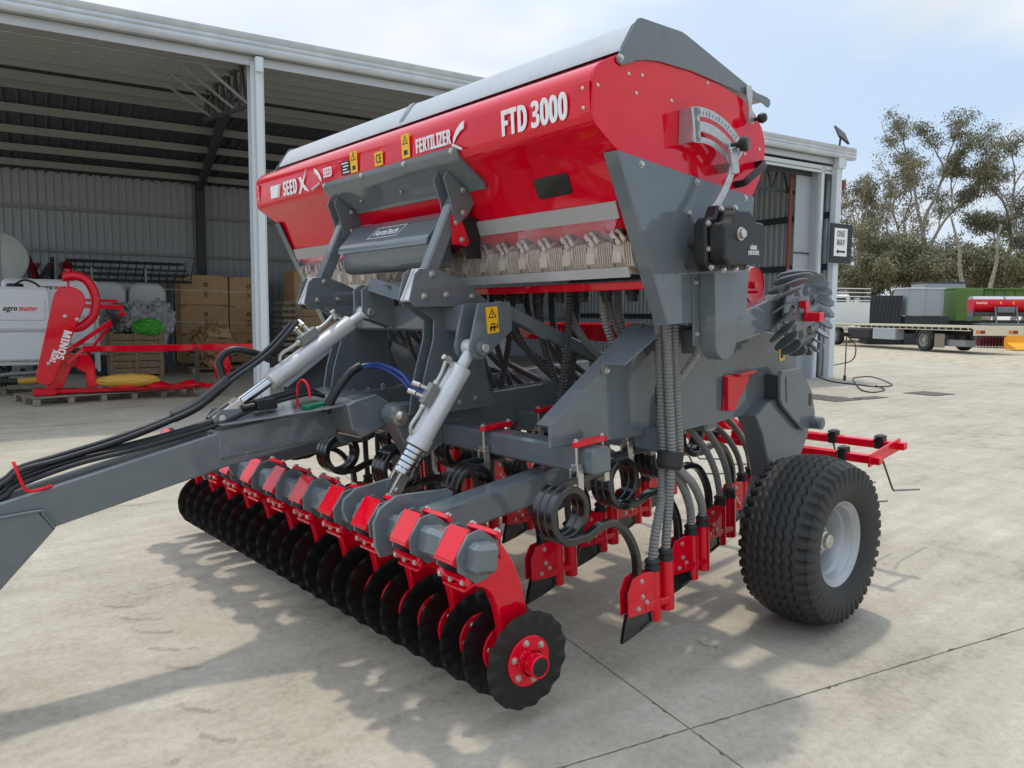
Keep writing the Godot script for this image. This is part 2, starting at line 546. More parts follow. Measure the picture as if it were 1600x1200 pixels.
func sticker(p: Vector3, bs: Basis, w: float, h: float, parent: Node, kind: int) -> void:
	var b := MB.new()
	b.box(p, Vector3(w, h, .002), bs, 0)
	var s := obj("warning_sticker", b, M.yellow, parent)
	b = MB.new()
	var tri := V2([[-.36, 0], [.36, 0], [0, .62]])
	var tin := V2([[-.25, .06], [.25, .06], [0, .49]])
	var f := bs.z * .0016
	var o := p + bs.y * (h * .08) + f
	for k in 3:
		var a: Vector2 = tri[k]; var c: Vector2 = tri[(k + 1) % 3]
		var a2: Vector2 = tin[k]; var c2: Vector2 = tin[(k + 1) % 3]
		b.fquad(o + (bs.x * a.x + bs.y * a.y) * w, o + (bs.x * c.x + bs.y * c.y) * w, o + (bs.x * c2.x + bs.y * c2.y) * w, o + (bs.x * a2.x + bs.y * a2.y) * w, bs.z)
	obj("warning_triangle", b, M.black_print, s)
	b = MB.new()
	b.box(o + bs.y * w * .24, Vector3(w * .05, w * .2, .001), bs, 0)
	b.box(o + bs.y * w * .1, Vector3(w * .05, w * .05, .001), bs, 0)
	obj("exclamation_mark", b, M.black_print, s)
	b = MB.new()
	var q := p - bs.y * h * .25 + f
	if kind == 2:
		b.box(q + bs.y * h * .1, Vector3(w * .3, h * .05, .001), bs, 0)
		b.box(q + bs.y * h * .02 - bs.x * w * .13, Vector3(w * .06, h * .2, .001), bs, 0)
		b.box(q + bs.y * h * .02 + bs.x * w * .13, Vector3(w * .06, h * .2, .001), bs, 0)
		b.box(q - bs.y * h * .03, Vector3(w * .55, h * .07, .001), bs, 0)
		b.box(q - bs.y * h * .12 - bs.x * w * .2, Vector3(w * .12, h * .12, .001), bs, 0)
		b.box(q - bs.y * h * .12 + bs.x * w * .1, Vector3(w * .12, h * .12, .001), bs, 0)
		b.box(q - bs.y * h * .0 + bs.x * w * .38, Vector3(w * .08, h * .2, .001), bs, 0)
	else:
		b.box(q, Vector3(w * .42, h * .16, .001), bs, 0)
		b.box(q - bs.y * h * .1, Vector3(w * .5, h * .03, .001), bs, 0)
	obj("pictogram", b, M.black_print, s)

func drill_front(D: Node3D) -> void:
	# channel clamped under the front edge of the hopper
	var b := MB.new()
	var cp := V2([[-.615, 2.318], [-.606, 2.318], [-.606, 2.30], [-.609, 2.283], [-.622, 2.262], [-.645, 2.242], [-.75, 2.165], [-.76, 2.14], [-.768, 2.14], [-.762, 2.172], [-.655, 2.251], [-.632, 2.269], [-.62, 2.29]])
	b.px(cp, -.56, .70, 0.0, .75)
	var ch := obj("hopper_channel", b, M.grey, D)
	for x in [-.53, -.12, .28, .665]:
		bolt(Vector3(x, 2.301, -.605), Vector3(0, 0, 1), ch)
	for x in [-.3, .1, .40]:
		bolt(Vector3(x, 2.195, -.70), Vector3(0, -.8, .6), ch, .9)
	for sx in [1.0, -1.0]:
		var x: float = sx * .52
		# upright and its brackets
		b = MB.new()
		b.beam(Vector3(x, 2.17, -.755), Vector3(x, 1.655, -.475), .062, .07, Vector3.RIGHT, .008)
		var u := obj("upright", b, M.grey, D)
		for dx in [-.04, .04]:
			b = MB.new()
			b.px(V2([[-.65, 2.235], [-.79, 2.13], [-.80, 2.09], [-.755, 2.03], [-.70, 1.99], [-.672, 2.01], [-.66, 2.10], [-.628, 2.2]]), x + dx - .004, x + dx + .004, .0015)
			obj("top_bracket", b, M.grey, u)
			b = MB.new()
			b.px(V2([[-.462, 1.79], [-.432, 1.768], [-.395, 1.655], [-.42, 1.62], [-.85, 1.60], [-.85, 1.618], [-.76, 1.69], [-.66, 1.745], [-.56, 1.785]]), x + dx * 1.15 - .004, x + dx * 1.15 + .004, .0015)
			obj("foot_bracket", b, M.grey, u)
		for q in [[-.73, 2.15], [-.725, 2.045], [-.525, 1.765], [-.475, 1.665], [-.75, 1.65], [-.60, 1.665]]:
			bolt(Vector3(x + .05, q[1], q[0]), Vector3.RIGHT, u, 1.15)
		b = MB.new()  # bare sleeve on the front of the upright foot
		b.beam(Vector3(x, 1.79, -.493), Vector3(x, 1.645, -.415), .085, .02, Vector3.RIGHT, .004)
		for k in [-1, 1]:
			b.beam(Vector3(x + .03 * k, 1.79, -.483), Vector3(x + .03 * k, 1.645, -.405), .012, .02, Vector3.RIGHT, .003)
		obj("sleeve", b, M.silver, u)
		# plates standing on the frame below the cross beam
		for dx in [-.035, .05]:
			b = MB.new()
			b.px(V2([[-.47, 1.625], [-.575, 1.55], [-.565, 1.46], [-.50, 1.29], [-.455, 1.10], [-.90, 1.10], [-.86, 1.40], [-.86, 1.62]]), sx * .44 + dx - .005, sx * .44 + dx + .005, .002)
			var pp := obj("post_plate", b, M.grey, D)
			if dx > 0:
				for q in [[-.60, 1.14], [-.70, 1.14], [-.80, 1.15]]:
					bolt(Vector3(sx * .44 + .055, q[1], q[0]), Vector3.RIGHT, pp, 1.15)
	b = MB.new()  # red lamp bracket on the near upright
	b.px(V2([[-.72, 2.02], [-.66, 2.035], [-.66, 1.90], [-.745, 1.89], [-.76, 1.91]]), .555, .561, .001)
	var rb := obj("red_bracket", b, M.red, D)
	b = MB.new()
	b.px(V2([[-.70, 2.04], [-.84, 2.02], [-.84, 1.83], [-.745, 1.83]]), .545, .551, .001)
	obj("lamp_plate", b, M.black_plastic, rb)
	bolt(Vector3(.562, 2.0, -.685), Vector3.RIGHT, rb, 1.0)
	bolt(Vector3(.562, 1.92, -.715), Vector3.RIGHT, rb, 1.0)
	# cross beam with cylinder lugs
	b = MB.new()
	b.box(Vector3(.09, 1.553, -.70), Vector3(1.18, .125, .125), Basis(), .012)
	var cb := obj("cross_beam", b, M.grey, D)
	for x in [.69, .80]:
		b = MB.new()
		b.px(V2([[-.60, 1.622], [-.78, 1.622], [-.79, 1.60], [-.79, 1.49], [-.61, 1.375], [-.57, 1.375], [-.545, 1.40], [-.54, 1.44]]), x - .008, x + .008, .002)
		obj("cylinder_lug", b, M.grey, cb)
	b = MB.new()
	b.cyl(Vector3(.66, 1.425, -.60), Vector3(.83, 1.425, -.60), .033, 20)
	obj("lug_boss", b, M.grey, cb)
	b = MB.new()
	b.cyl(Vector3(.65, 1.425, -.60), Vector3(.845, 1.425, -.60), .02, 16)
	obj("lug_pin", b, M.zinc, cb)
	sticker(Vector3(.8095, 1.545, -.672), Basis(Vector3(0, .03, -1).normalized(), Vector3(0, 1, .03).normalized(), Vector3.RIGHT), .068, .118, cb, 2)
	for x in [-.03, .05]:
		b = MB.new()
		b.px(V2([[-.64, 1.72], [-.50, 1.735], [-.455, 1.71], [-.45, 1.60], [-.49, 1.56], [-.64, 1.50]]), x - .007, x + .007, .002)
		obj("cylinder_lug", b, M.grey, cb)
	b = MB.new()
	b.cyl(Vector3(-.06, 1.595, -.49), Vector3(.075, 1.595, -.49), .02, 16)
	obj("lug_pin", b, M.zinc, cb)
	b = MB.new()
	b.px(V2([[-.64, 1.70], [-.52, 1.73], [-.64, 1.63]]), .16, .168, .001)
	b.beam(Vector3(.06, 1.735, -.50), Vector3(.36, 1.625, -.66), .006, .07, Vector3(0, .4, 1), .001)
	obj("gusset", b, M.grey, cb)
	# tool box
	b = MB.new()
	b.px(V2([[-.625, 1.915], [-.622, 1.84], [-.632, 1.812], [-.66, 1.797], [-.76, 1.795], [-.76, 1.915]]), -.415, .415, .004, .5)
	var tb := obj("tool_box", b, M.grey, D)
	b = MB.new()
	b.px(V2([[-.602, 1.912], [-.606, 1.938], [-.616, 1.952], [-.725, 2.062], [-.76, 2.066], [-.775, 2.05], [-.775, 1.912]]), -.432, .432, .004, .5)
	var tl := obj("tool_box_lid", b, M.grey, tb)
	var nn := Vector3(0, .70, .71).normalized()
	var yv := nn.cross(Vector3.RIGHT)
	var tbs := Basis(Vector3.RIGHT, yv, nn)
	var tp := Vector3(-.01, 2.0, -.663) + nn * .0025
	lettering("brand_lettering", "FarmTech", .038, tp, tbs, M.white, tl, .9, 700, .001, .15)
	b = MB.new()
	var fr := [Vector2(-.155, -.036), Vector2(.125, -.036), Vector2(.16, .04), Vector2(-.12, .04)]
	for k in 4:
		var p: Vector2 = fr[k]; var q: Vector2 = fr[(k + 1) % 4]
		b.beam(tp + tbs.x * p.x + tbs.y * p.y, tp + tbs.x * q.x + tbs.y * q.y, .003, .001, tbs.y if k % 2 == 0 else tbs.x, 0)
	obj("print_frame", b, M.white, tl)
	# lift cylinders
	cylinder(D, Vector3(.745, 1.425, -.60), Vector3(.63, .83, -.20), .05, .62, true)
	cylinder(D, Vector3(.01, 1.595, -.49), Vector3(.01, 1.165, .30), .043, .60, false)

func cylinder(D: Node3D, a: Vector3, c: Vector3, r: float, frac: float, rings: bool) -> void:
	var d := (c - a).normalized()
	var l := a.distance_to(c)
	var b := MB.new()
	var t0 := .10
	var t1 := l * (frac + .08)
	b.lathe(a + d * t0, d, [Vector2(0, 0), Vector2(r * .55, 0), Vector2(r * .6, -.0), Vector2(r - .006, .0), Vector2(r, .006), Vector2(r, t1 - t0 - .05), Vector2(r + .004, t1 - t0 - .048), Vector2(r + .004, t1 - t0), Vector2(r * .9, t1 - t0 + .004), Vector2(0, t1 - t0 + .004)], 32, true)
	var cy := obj("hydraulic_cylinder", b, M.silver, D)
	b = MB.new()
	b.cyl(a + d * .03, a + d * (t0 + .01), r * .55, 20)
	b.cyl(a - Vector3(.04, 0, 0), a + Vector3(.04, 0, 0), r * .78, 20)
	obj("rod_eye", b, M.silver, cy)
	b = MB.new()
	if rings:
		for k in 5:
			b.cyl(a + d * (t1 + .008 + k * .026), a + d * (t1 + .030 + k * .026), r * (.92 - .03 * (k % 2)), 28)
		obj("lock_ring", b, M.chrome, cy)
		b = MB.new()
		b.cyl(a + d * (t1 + .12), a + d * (l - .10), r * .5, 20)
	else:
		b.cyl(a + d * t1, a + d * (l - .09), r * .55, 20)
	obj("piston_rod", b, M.chrome, cy)
	b = MB.new()
	var sd := Vector3.RIGHT
	b.beam(a + d * (l - .12), a + d * (l - .075), .075, .055, sd, .006)
	for k in [-1, 1]:
		b.beam(a + d * (l - .10) + sd * .028 * k, a + d * (l + .03) + sd * .028 * k, .02, .055, sd, .004)
	obj("clevis", b, M.zinc, cy)
	b = MB.new()
	b.cyl(c - sd * .05, c + sd * .05, .016, 14)
	obj("clevis_pin", b, M.zinc, cy)
	# valve block and pipes on the front of the tube
	var up := Vector3(0, d.z, -d.y)
	if up.z < 0: up = -up
	var o := a + d * (t0 + (t1 - t0) * .45) + up * (r + .028)
	b = MB.new()
	b.beam(o - d * .05, o + d * .05, .04, .045, sd, .003)
	obj("valve_block", b, M.strip, cy)
	b = MB.new()
	b.tube(MB.smooth([o - d * .05, o - d * .11, o - d * .17 + up * .012, o - d * .185, a + d * (t0 + .03) + up * r * .9], 5), .0085, 10)
	b.tube(MB.smooth([o + d * .05, o + d * .10, o + d * .16 + up * .003, o + d * .19 - up * .02], 5), .0085, 10)
	b.cyl(o - d * .175 - up * .01, o - d * .175 + up * .035, .014, 8)
	b.cyl(o - d * .07, o - d * .05, .014, 6)
	b.cyl(o + d * .05, o + d * .07, .014, 6)
	for k in [-1, 1]:
		b.cyl(o + d * .02 * k, o + d * .02 * k + up * .045 - sd * .03, .011, 8)
		b.cyl(o + d * .02 * k + up * .045 - sd * .03, o + d * .02 * k + up * .07 - sd * .06, .014, 6)
	obj("pipe_fitting", b, M.zinc, cy)

func drill_meters(D: Node3D) -> void:
	var b := MB.new()
	b.px(V2([[-.822, 2.006], [-.816, 2.0], [-.836, 1.938], [-.843, 1.94]]), -1.43, 1.43)
	obj("cover_rail", b, M.cover_grey, D)
	# clear sheet hanging over the metering units
	var rows := 7
	var cols := 60
	b = MB.new()
	var grid := []
	for i in rows + 1:
		var r := []
		for j in cols + 1:
			var u := float(i) / rows
			var x := lerpf(-1.41, 1.425, float(j) / cols)
			var bul := sin(PI * u) * (.035 + .018 * sin(x * 9.0 + 1.0) + .012 * sin(x * 23.0))
			r.append(Vector3(x, lerpf(1.945, 1.705, u), lerpf(-.838, -.905, u) + bul + .006 * sin(x * 14.0) * u))
		grid.append(r)
	var gn := func(i: int, j: int) -> Vector3:
		var a: Vector3 = grid[mini(i + 1, rows)][j] - grid[maxi(i - 1, 0)][j]
		var c: Vector3 = grid[i][mini(j + 1, cols)] - grid[i][maxi(j - 1, 0)]
		var q := a.cross(c).normalized()
		return q if q.z > 0 else -q
	for i in rows:
		for j in cols:
			b.squad(grid[i][j], grid[i + 1][j], grid[i + 1][j + 1], grid[i][j + 1], gn.call(i, j), gn.call(i + 1, j), gn.call(i + 1, j + 1), gn.call(i, j + 1))
	obj("clear_cover", b, M.plastic_sheet, D)
	b = MB.new()
	for j in cols:
		var a: Vector3 = grid[rows][j]; var c: Vector3 = grid[rows][j + 1]
		var up := Vector3(0, .042, .012)
		b.fquad(a, c, c + up, a + up, Vector3(0, 0, 1))
		b.fquad(a - Vector3(0, 0, .003), c - Vector3(0, 0, .003), c + up - Vector3(0, 0, .003), a + up - Vector3(0, 0, .003), Vector3(0, 0, -1))
	obj("cover_hem", b, M.tape, D)
	# metering units
	var mb := MB.new()
	var pf := V2([[-.905, 1.86], [-.895, 1.80], [-.915, 1.75], [-.945, 1.72], [-1.03, 1.72], [-1.04, 1.87], [-.95, 1.885]])
	mb.px(pf, -.03, .03, .005, .6)
	var me := mb.mesh(M.meter)
	mb = MB.new()
	mb.beam(Vector3(0, 1.905, -.935), Vector3(0, 1.845, -.885), .03, .03, Vector3.RIGHT, .006)
	mb.cyl(Vector3(-.02, 1.905, -.925), Vector3(.02, 1.905, -.925), .02, 10)
	var md := mb.mesh(M.meter_dark)
	mb = MB.new()
	mb.box(Vector3(0, 1.79, -.893), Vector3(.045, .05, .012), Basis(), .004)
	for k in 3:
		mb.px(V2([[-.90, 1.85], [-.908, 1.75], [-.99, 1.735], [-.99, 1.87]]), -.068 + k * .012, -.063 + k * .012)
		mb.px(V2([[-.90, 1.85], [-.908, 1.75], [-.99, 1.735], [-.99, 1.87]]), .039 + k * .012, .044 + k * .012)
	mb.beam(Vector3(-.035, 1.89, -.90), Vector3(.03, 1.84, -.875), .012, .02, Vector3(0, 0, 1), .002)
	mb.beam(Vector3(-.02, 1.905, -.915), Vector3(.045, 1.855, -.89), .012, .02, Vector3(0, 0, 1), .002)
	var mc := mb.mesh(M.meter)
	for k in 20:
		var x := -1.40 + .1455 * k
		var u := inst("metering_unit", me, Transform3D(Basis(), Vector3(x, 0, 0)), D)
		inst("shut_off_slide", md, Transform3D(), u)
		inst("roller_housing", mc, Transform3D(), u)
	b = MB.new()
	b.box(Vector3(0, 1.670, -1.02), Vector3(2.88, .036, .055), Basis(), .004)
	obj("red_bar", b, M.red, D)
	b = MB.new()
	b.box(Vector3(0, 1.41, -1.70), Vector3(2.5, .10, .08), Basis(), .008)
	obj("red_beam", b, M.red, D)
	# tray between the meters and the hoses
	b = MB.new()
	b.box(Vector3(0, 1.665, -1.25), Vector3(2.86, .02, .38), Basis(), .003)
	obj("outlet_tray", b, M.meter_dark, D)

func hose(called: String, pts: Array, parent: Node, m: Material, r := .0195) -> void:
	var b := MB.new()
	b.tube(pts, r, 10, false, .0155, .003)
	obj(called, b, m, parent)
func bez(a: Vector3, p: Vector3, q: Vector3, c: Vector3, seg := 24) -> Array:
	var o := []
	for i in seg + 1: o.append(a.bezier_interpolate(p, q, c, float(i) / seg))
	return o
func drill_frame(D: Node3D) -> void:
	var b: MB
	for sx in [1.0, -1.0]:
		b = MB.new()
		b.px(V2([[-.372, 1.10], [-.38, 1.13], [-.405, 1.152], [-.44, 1.158], [-.60, 1.148], [-2.45, 1.14], [-2.45, .97], [-.70, .945], [-.56, .875], [-.48, .875], [-.40, 1.05]]), sx * .33 - .05, sx * .33 + .05, .006)
		var lb := obj("main_beam", b, M.grey, D)
		b = MB.new()
		b.lathe(Vector3(sx * .38, 1.10, -.425), Vector3(sx, 0, 0), [Vector2(.046, 0), Vector2(.046, .006), Vector2(.03, .008), Vector2(.024, .03), Vector2(.018, .034), Vector2(0, .034)], 20)
		obj("pivot_pin", b, M.zinc, lb)
		b = MB.new()
		b.beam(Vector3(sx * .75, 1.60, -.74), Vector3(sx * .85, 1.12, -1.75), .06, .06, Vector3.RIGHT, .006)
		obj("diagonal_strut", b, M.grey, D)
		# arm carrying the disc gang
		b = MB.new()
		b.beam(Vector3(sx * .955, .752, -.14), Vector3(sx * .955, .80, -.98), .115, .13, Vector3.RIGHT, .012)
		var ar := obj("gang_arm", b, M.grey, D)
		for dx in [-.07]:
			b = MB.new()
			b.px(V2([[.045, .655], [.062, .70], [.062, .80], [.03, .85], [-.05, .885], [-.30, .862], [-.33, .84], [-.30, .80], [-.14, .80], [-.14, .70], [.0, .65]]), sx * .97 + dx - .009, sx * .97 + dx + .009, .003)
			obj("arm_plate", b, M.grey, ar)
		for dx in [0.0]:
			b = MB.new()
			b.px(V2([[.05, .80], [.04, .84], [-.02, .875], [-.20, .885], [-.235, .85], [-.22, .79], [-.10, .72], [.03, .74]]), sx * .63 + dx - .008, sx * .63 + dx + .008, .003)
			obj("cylinder_lug", b, M.grey, ar)
	for z in [-.73, -1.225, -1.74, -2.25]:
		b = MB.new()
		b.box(Vector3(0, .968, z), Vector3(2.8 if z > -1.5 else 2.46, .11, .11), Basis(), .012)
		obj("tine_beam", b, M.grey, D)
	for q in [[1.05, -.75, .39, .06], [1.05, -.75, -.39, .06]]:
		b = MB.new()
		b.tube([Vector3(q[2], 1.026, -.675), Vector3(q[2], .91, -.674)], .004, 6)
		obj("weld_seam", b, M.grey, D)

func drill_drawbar(D: Node3D) -> void:
	var b := MB.new()
	b.px(V2([[-.25, 1.0], [-.25, 1.15], [.33, 1.112], [1.12, .985], [1.35, .95], [1.35, .80], [.994, .843], [.303, .952]]), -.085, .085, .008)
	var d := obj("drawbar", b, M.grey, D)
	b = MB.new()
	b.px(V2([[1.035, .90], [1.0, .838], [1.19, .66], [1.47, .40], [1.90, .38], [1.90, .56], [1.62, .60], [1.40, .93], [1.05, .925]]), -.095, .095, .008)
	obj("gooseneck", b, M.grey, d)
	b = MB.new()
	b.tube(MB.smooth(V3([[.097, .925, 1.38], [.098, .922, 1.06], [.098, .905, 1.036], [.097, .845, 1.004]]), 5), .006, 8)
	obj("weld_seam", b, M.grey, d)
	b = MB.new()
	b.px(V2([[.34, .99], [.34, 1.118], [-.24, 1.155], [-.24, 1.0]]), -.093, .093, .006)
	obj("drawbar_sleeve", b, M.grey, d)
	b = MB.new()
	b.prism(V2([[-.25, -.30], [.25, -.30], [.25, -.12], [.10, .33], [-.10, .33], [-.25, -.12]]), Vector3(0, 1.157, 0), Vector3.RIGHT, Vector3(0, -.055, 1).normalized(), Vector3.UP, 0.0, .008, .002)
	obj("top_plate", b, M.grey, d)
	b = MB.new()
	b.px(V2([[-.205, 1.176], [-.25, 1.19], [-.365, 1.208], [-.443, 1.152], [-.43, 1.05], [-.27, 1.005], [-.225, 1.05]]), -.275, .275, .006)
	obj("hinge_block", b, M.grey, d)
	for dx in [-.05, .05]:
		b = MB.new()
		b.px(V2([[.10, 1.13], [.22, 1.20], [.31, 1.205], [.34, 1.165], [.33, 1.10]]), dx - .007, dx + .007, .002)
		obj("cylinder_lug", b, M.grey, d)
	# hoses lying along the drawbar
	var up := [[1.75, .80], [1.40, .97], [1.155, 1.039], [1.082, 1.085], [.944, 1.106], [.754, 1.136], [.561, 1.181], [.403, 1.234], [.273, 1.318], [.052, 1.441], [-.10, 1.575]]
	var lo := [[1.75, .76], [1.40, .93], [1.162, .999], [1.099, 1.04], [.893, 1.085], [.64, 1.105], [.341, 1.150], [.143, 1.205], [-.10, 1.235], [-.20, 1.21]]
	var hs := [[up, -.005, 0, 1], [up, .022, -.012, 1], [up, .045, -.004, 0], [lo, .0, .004, 0], [lo, .03, .0, 1], [lo, .058, -.012, 0], [lo, -.03, -.004, 0]]
	for h in hs:
		var pts := []
		var k := 0
		for q in h[0]:
			var j := .006 * sin(k * 1.7 + h[1] * 90.0)
			pts.append(Vector3(h[1] + j, q[1] + h[2] + j * .6, q[0]))
			k += 1
		b = MB.new()
		b.tube(MB.smooth(pts, 6), .0105, 10)
		obj("hydraulic_hose", b, M.hyd_hose, D)
	b = MB.new()
	b.tube(MB.smooth(V3([[.02, 1.20, .50], [.02, 1.222, .43], [.02, 1.25, .37], [.02, 1.30, .29], [.02, 1.335, .245]]), 4), .027, 14, true)
	obj("spiral_wrap", b, M.black_plastic, D)
	b = MB.new()
	b.tube(MB.smooth(V3([[.0, 1.25, .33], [-.01, 1.33, .262], [-.02, 1.42, .262], [-.02, 1.463, .20], [-.02, 1.44, .10], [-.03, 1.40, .02], [-.04, 1.36, -.08]]), 6), .017, 12, true)
	obj("spiral_wrap", b, M.black_plastic, D)
	b = MB.new()
	b.tube(MB.smooth(V3([[.18, 1.14, -.14], [.19, 1.20, -.17], [.2, 1.262, -.215], [.2, 1.318, -.275], [.2, 1.343, -.33]]), 6), .022, 14, true)
	obj("spiral_wrap", b, M.black_plastic, D)
	for k in 2:
		b = MB.new()
		var dy := -.03 * k
		b.tube(MB.smooth(V3([[.2, 1.338 + dy * .3, -.32], [.21, 1.346 + dy * .3, -.38], [.23, 1.334 + dy * .6, -.45], [.30, 1.29 + dy, -.50], [.42, 1.25 + dy, -.47], [.54, 1.235 + dy, -.43], [.64, 1.225 + dy * 1.2, -.40]]), 6), .011, 10)
		obj("hydraulic_hose", b, M.blue_hose, D)
	for g in [[0.02, 1.0, 1.05], [.12, 1.165, -.08]]:
		b = MB.new()
		var o := Vector3(g[0], g[1], g[2])
		if g[2] > 0: o.x += .055
		var p := [o + Vector3(.07, 0, -.045), o + Vector3(.0, 0, 0), o + Vector3(-.055, .0, .02), o + Vector3(-.06, .05, .02), o + Vector3(-.05, .11, .015), o + Vector3(-.01, .135, .01)] if g[2] < 0 else [o + Vector3(.0, .005, -.06), o + Vector3(.02, .003, -.01), o + Vector3(.03, .01, .03), o + Vector3(.033, .05, .045), o + Vector3(.033, .10, .055), o + Vector3(.02, .125, .06)]
		if g[2] < 0:
			p.append(o + Vector3(.02, .11, .0))
			p.append(o + Vector3(.035, .05, .0))
		b.tube(MB.smooth(p, 5), .0065, 8)
		obj("hose_guide", b, M.red, D)
	b = MB.new()
	b.box(Vector3(.16, 1.178, -.10), Vector3(.05, .022, .13), Basis(Vector3.UP, .3), .004)
	obj("manifold", b, M.green, D)
	b = MB.new()
	b.box(Vector3(.06, 1.205, .10), Vector3(.05, .05, .10), Basis(Vector3.UP, .1), .004)
	b.cyl(Vector3(.06, 1.205, .15), Vector3(.06, 1.20, .21), .015, 6)
	b.cyl(Vector3(.035, 1.205, .15), Vector3(.03, 1.20, .21), .015, 6)
	obj("valve_block", b, M.black_plastic, D)

func drill_gang(D: Node3D) -> void:
	var b := MB.new()
	b.box(Vector3(-.26, .757, -.05), Vector3(3.48, .108, .108), Basis(Vector3.RIGHT, -.18), .018)
	obj("gang_bar", b, M.grey, D)
	# one opener: clamp, arm, hub and two wavy discs, built round x = 0
	var cz := -.05; var cy := .757
	var n1 := Vector3(0, .63, .777)
	var t1 := Vector3(0, -.777, .63)
	var oct := []
	for q in [[.040, .084], [.084, .045], [.084, -.05], [.05, -.084], [-.05, -.084], [-.084, -.05], [-.084, .045], [-.045, .084]]:
		oct.append(Vector2(cz + n1.z * q[1] + t1.z * q[0], cy + n1.y * q[1] + t1.y * q[0]))
	var cheek := MB.new()
	cheek.px(oct, -.005, .005, .0015)
	var cheek_m := cheek.mesh(M.grey)
	var cap := MB.new()
	var ctr := Vector3(0, cy, cz)
	cap.box(ctr + n1 * .078, Vector3(.112, .012, .125), Basis(Vector3.RIGHT, n1, t1), .003)
	cap.box(ctr + n1 * .066 + t1 * .066, Vector3(.112, .03, .012), Basis(Vector3.RIGHT, n1, t1), .003)
	var cap_m := cap.mesh(M.red)
	var low := MB.new()
	low.box(ctr + Vector3(0, -.075, .062), Vector3(.17, .03, .022), Basis(Vector3.RIGHT, .6), .003)
	low.box(ctr + Vector3(0, -.093, .01), Vector3(.13, .012, .12), Basis(Vector3.RIGHT, .3), .003)
	var low_m := low.mesh(M.red)
	var rear := MB.new()
	rear.box(ctr + Vector3(0, .058, -.085), Vector3(.17, .03, .022), Basis(Vector3.RIGHT, .6), .003)
	rear.box(ctr + Vector3(0, .01, -.103), Vector3(.12, .11, .012), Basis(Vector3.RIGHT, .25), .003)
	var rear_m := rear.mesh(M.red)
	var arm := MB.new()
	arm.px(V2([[.03, .672], [-.005, .64], [-.055, .636], [-.108, .61], [-.14, .575], [-.163, .52], [-.178, .44], [-.185, .36], [-.19, .27], [-.25, .235], [-.30, .27], [-.315, .35], [-.307, .45], [-.287, .569], [-.255, .66], [-.21, .735], [-.155, .795], [-.12, .80], [-.125, .70], [-.09, .66], [-.03, .65]]), -.022, .022, .003, .6)
	var arm_m := arm.mesh(M.red)
	var disc := MB.new()
	var N := 96
	var prof := []
	var R := .186
	var ring_r := [.04, .09, .13, .155, .172, R]
	for side in [1.0, -1.0]:
		var rows := []
		for ri in ring_r.size():
			var rr := []
			for k in N:
				var a := TAU * k / N
				var amp := .0042 * clampf((ring_r[ri] - .13) / .055, 0, 1)
				var wob := amp * sin(a * 16.0)
				var rad: float = ring_r[ri] + (.0016 * sin(a * 16.0) if ri == 5 else 0.0)
				var th := .0022 if ri < 5 else .0004
				rr.append(Vector3(side * th + wob, sin(a) * rad, cos(a) * rad))
			rows.append(rr)
		for ri in ring_r.size() - 1:
			for k in N:
				var k2 := (k + 1) % N
				disc.fquad(rows[ri][k], rows[ri][k2], rows[ri + 1][k2], rows[ri + 1][k], Vector3(side, 0, 0))
	var disc_m := disc.mesh(M.disc_black)
	var hub := MB.new()
	hub.lathe(Vector3(0, 0, 0), Vector3.RIGHT, [Vector2(.096, -.004), Vector2(.096, .004), Vector2(.094, .006), Vector2(.05, .006), Vector2(.05, .03)], 28)
	var hub_m := hub.mesh(M.red)
	var cp := MB.new()
	cp.lathe(Vector3.ZERO, Vector3.RIGHT, [Vector2(.052, .0), Vector2(.046, .012), Vector2(.044, .062), Vector2(.042, .065), Vector2(.036, .065), Vector2(.035, .058)], 28)
	var cap2_m := cp.mesh(M.red)
	cp = MB.new()
	cp.lathe(Vector3.ZERO, Vector3.RIGHT, [Vector2(.0355, .058), Vector2(.0355, .062), Vector2(0, .064)], 24)
	var plug_m := cp.mesh(M.black_plastic)
	for i in 12:
		var x := 1.35 - .293 * i
		var G := inst("disc_arm", arm_m, Transform3D(Basis(), Vector3(x, 0, 0)), D)
		for s in [-1.0, 1.0]:
			inst("clamp_cheek", cheek_m, Transform3D(Basis(), Vector3(s * .062, 0, 0)), G)
		inst("clamp_cap", cap_m, Transform3D(), G)
		inst("clamp_plate", low_m, Transform3D(), G)
		inst("clamp_plate", rear_m, Transform3D(), G)
		for q in [[-.065, -.085, .068], [.0, -.088, .07], [.065, -.085, .068]]:
			bolt(ctr + Vector3(q[0], q[1] + .01, q[2] + .006), Vector3(0, -.25, 1), G, .8)
		for q in [[-.07, .07, -.10], [.07, .07, -.10]]:
			bolt(ctr + Vector3(q[0], q[1], q[2] + .012), Vector3(0, .9, .3), G, 1.0)
		for s in [-1.0, 1.0]:
			var yaw := .075
			var tb := Basis(Vector3.UP, -yaw) * Basis(Vector3.RIGHT, .37 * i + s)
			var dn := inst("disc", disc_m, Transform3D(tb, Vector3(x + s * .075, .30, -.25)), D)
			var hb := inst("hub_flange", hub_m, Transform3D(Basis(Vector3.UP, 0.0 if s < 0 else PI), Vector3(-s * .005 - s * .005, 0, 0)), dn)
			if s > 0:
				inst("hub_flange", hub_m, Transform3D(Basis(), Vector3(.005, 0, 0)), dn)
				if i == 0:
					inst("hub", cap2_m, Transform3D(Basis(), Vector3(.012, 0, 0)), dn)
					inst("hub_plug", plug_m, Transform3D(Basis(), Vector3(.012, 0, 0)), dn)
			for k in 6:
				var a := TAU * k / 6.0 + .3
				bolt(Vector3(.012, sin(a) * .074, cos(a) * .074), Vector3.RIGHT, dn, .95)
				if i < 4 and s < 0: pass
				bolt(Vector3(-.012, sin(a) * .074, cos(a) * .074), Vector3.LEFT, dn, .95)

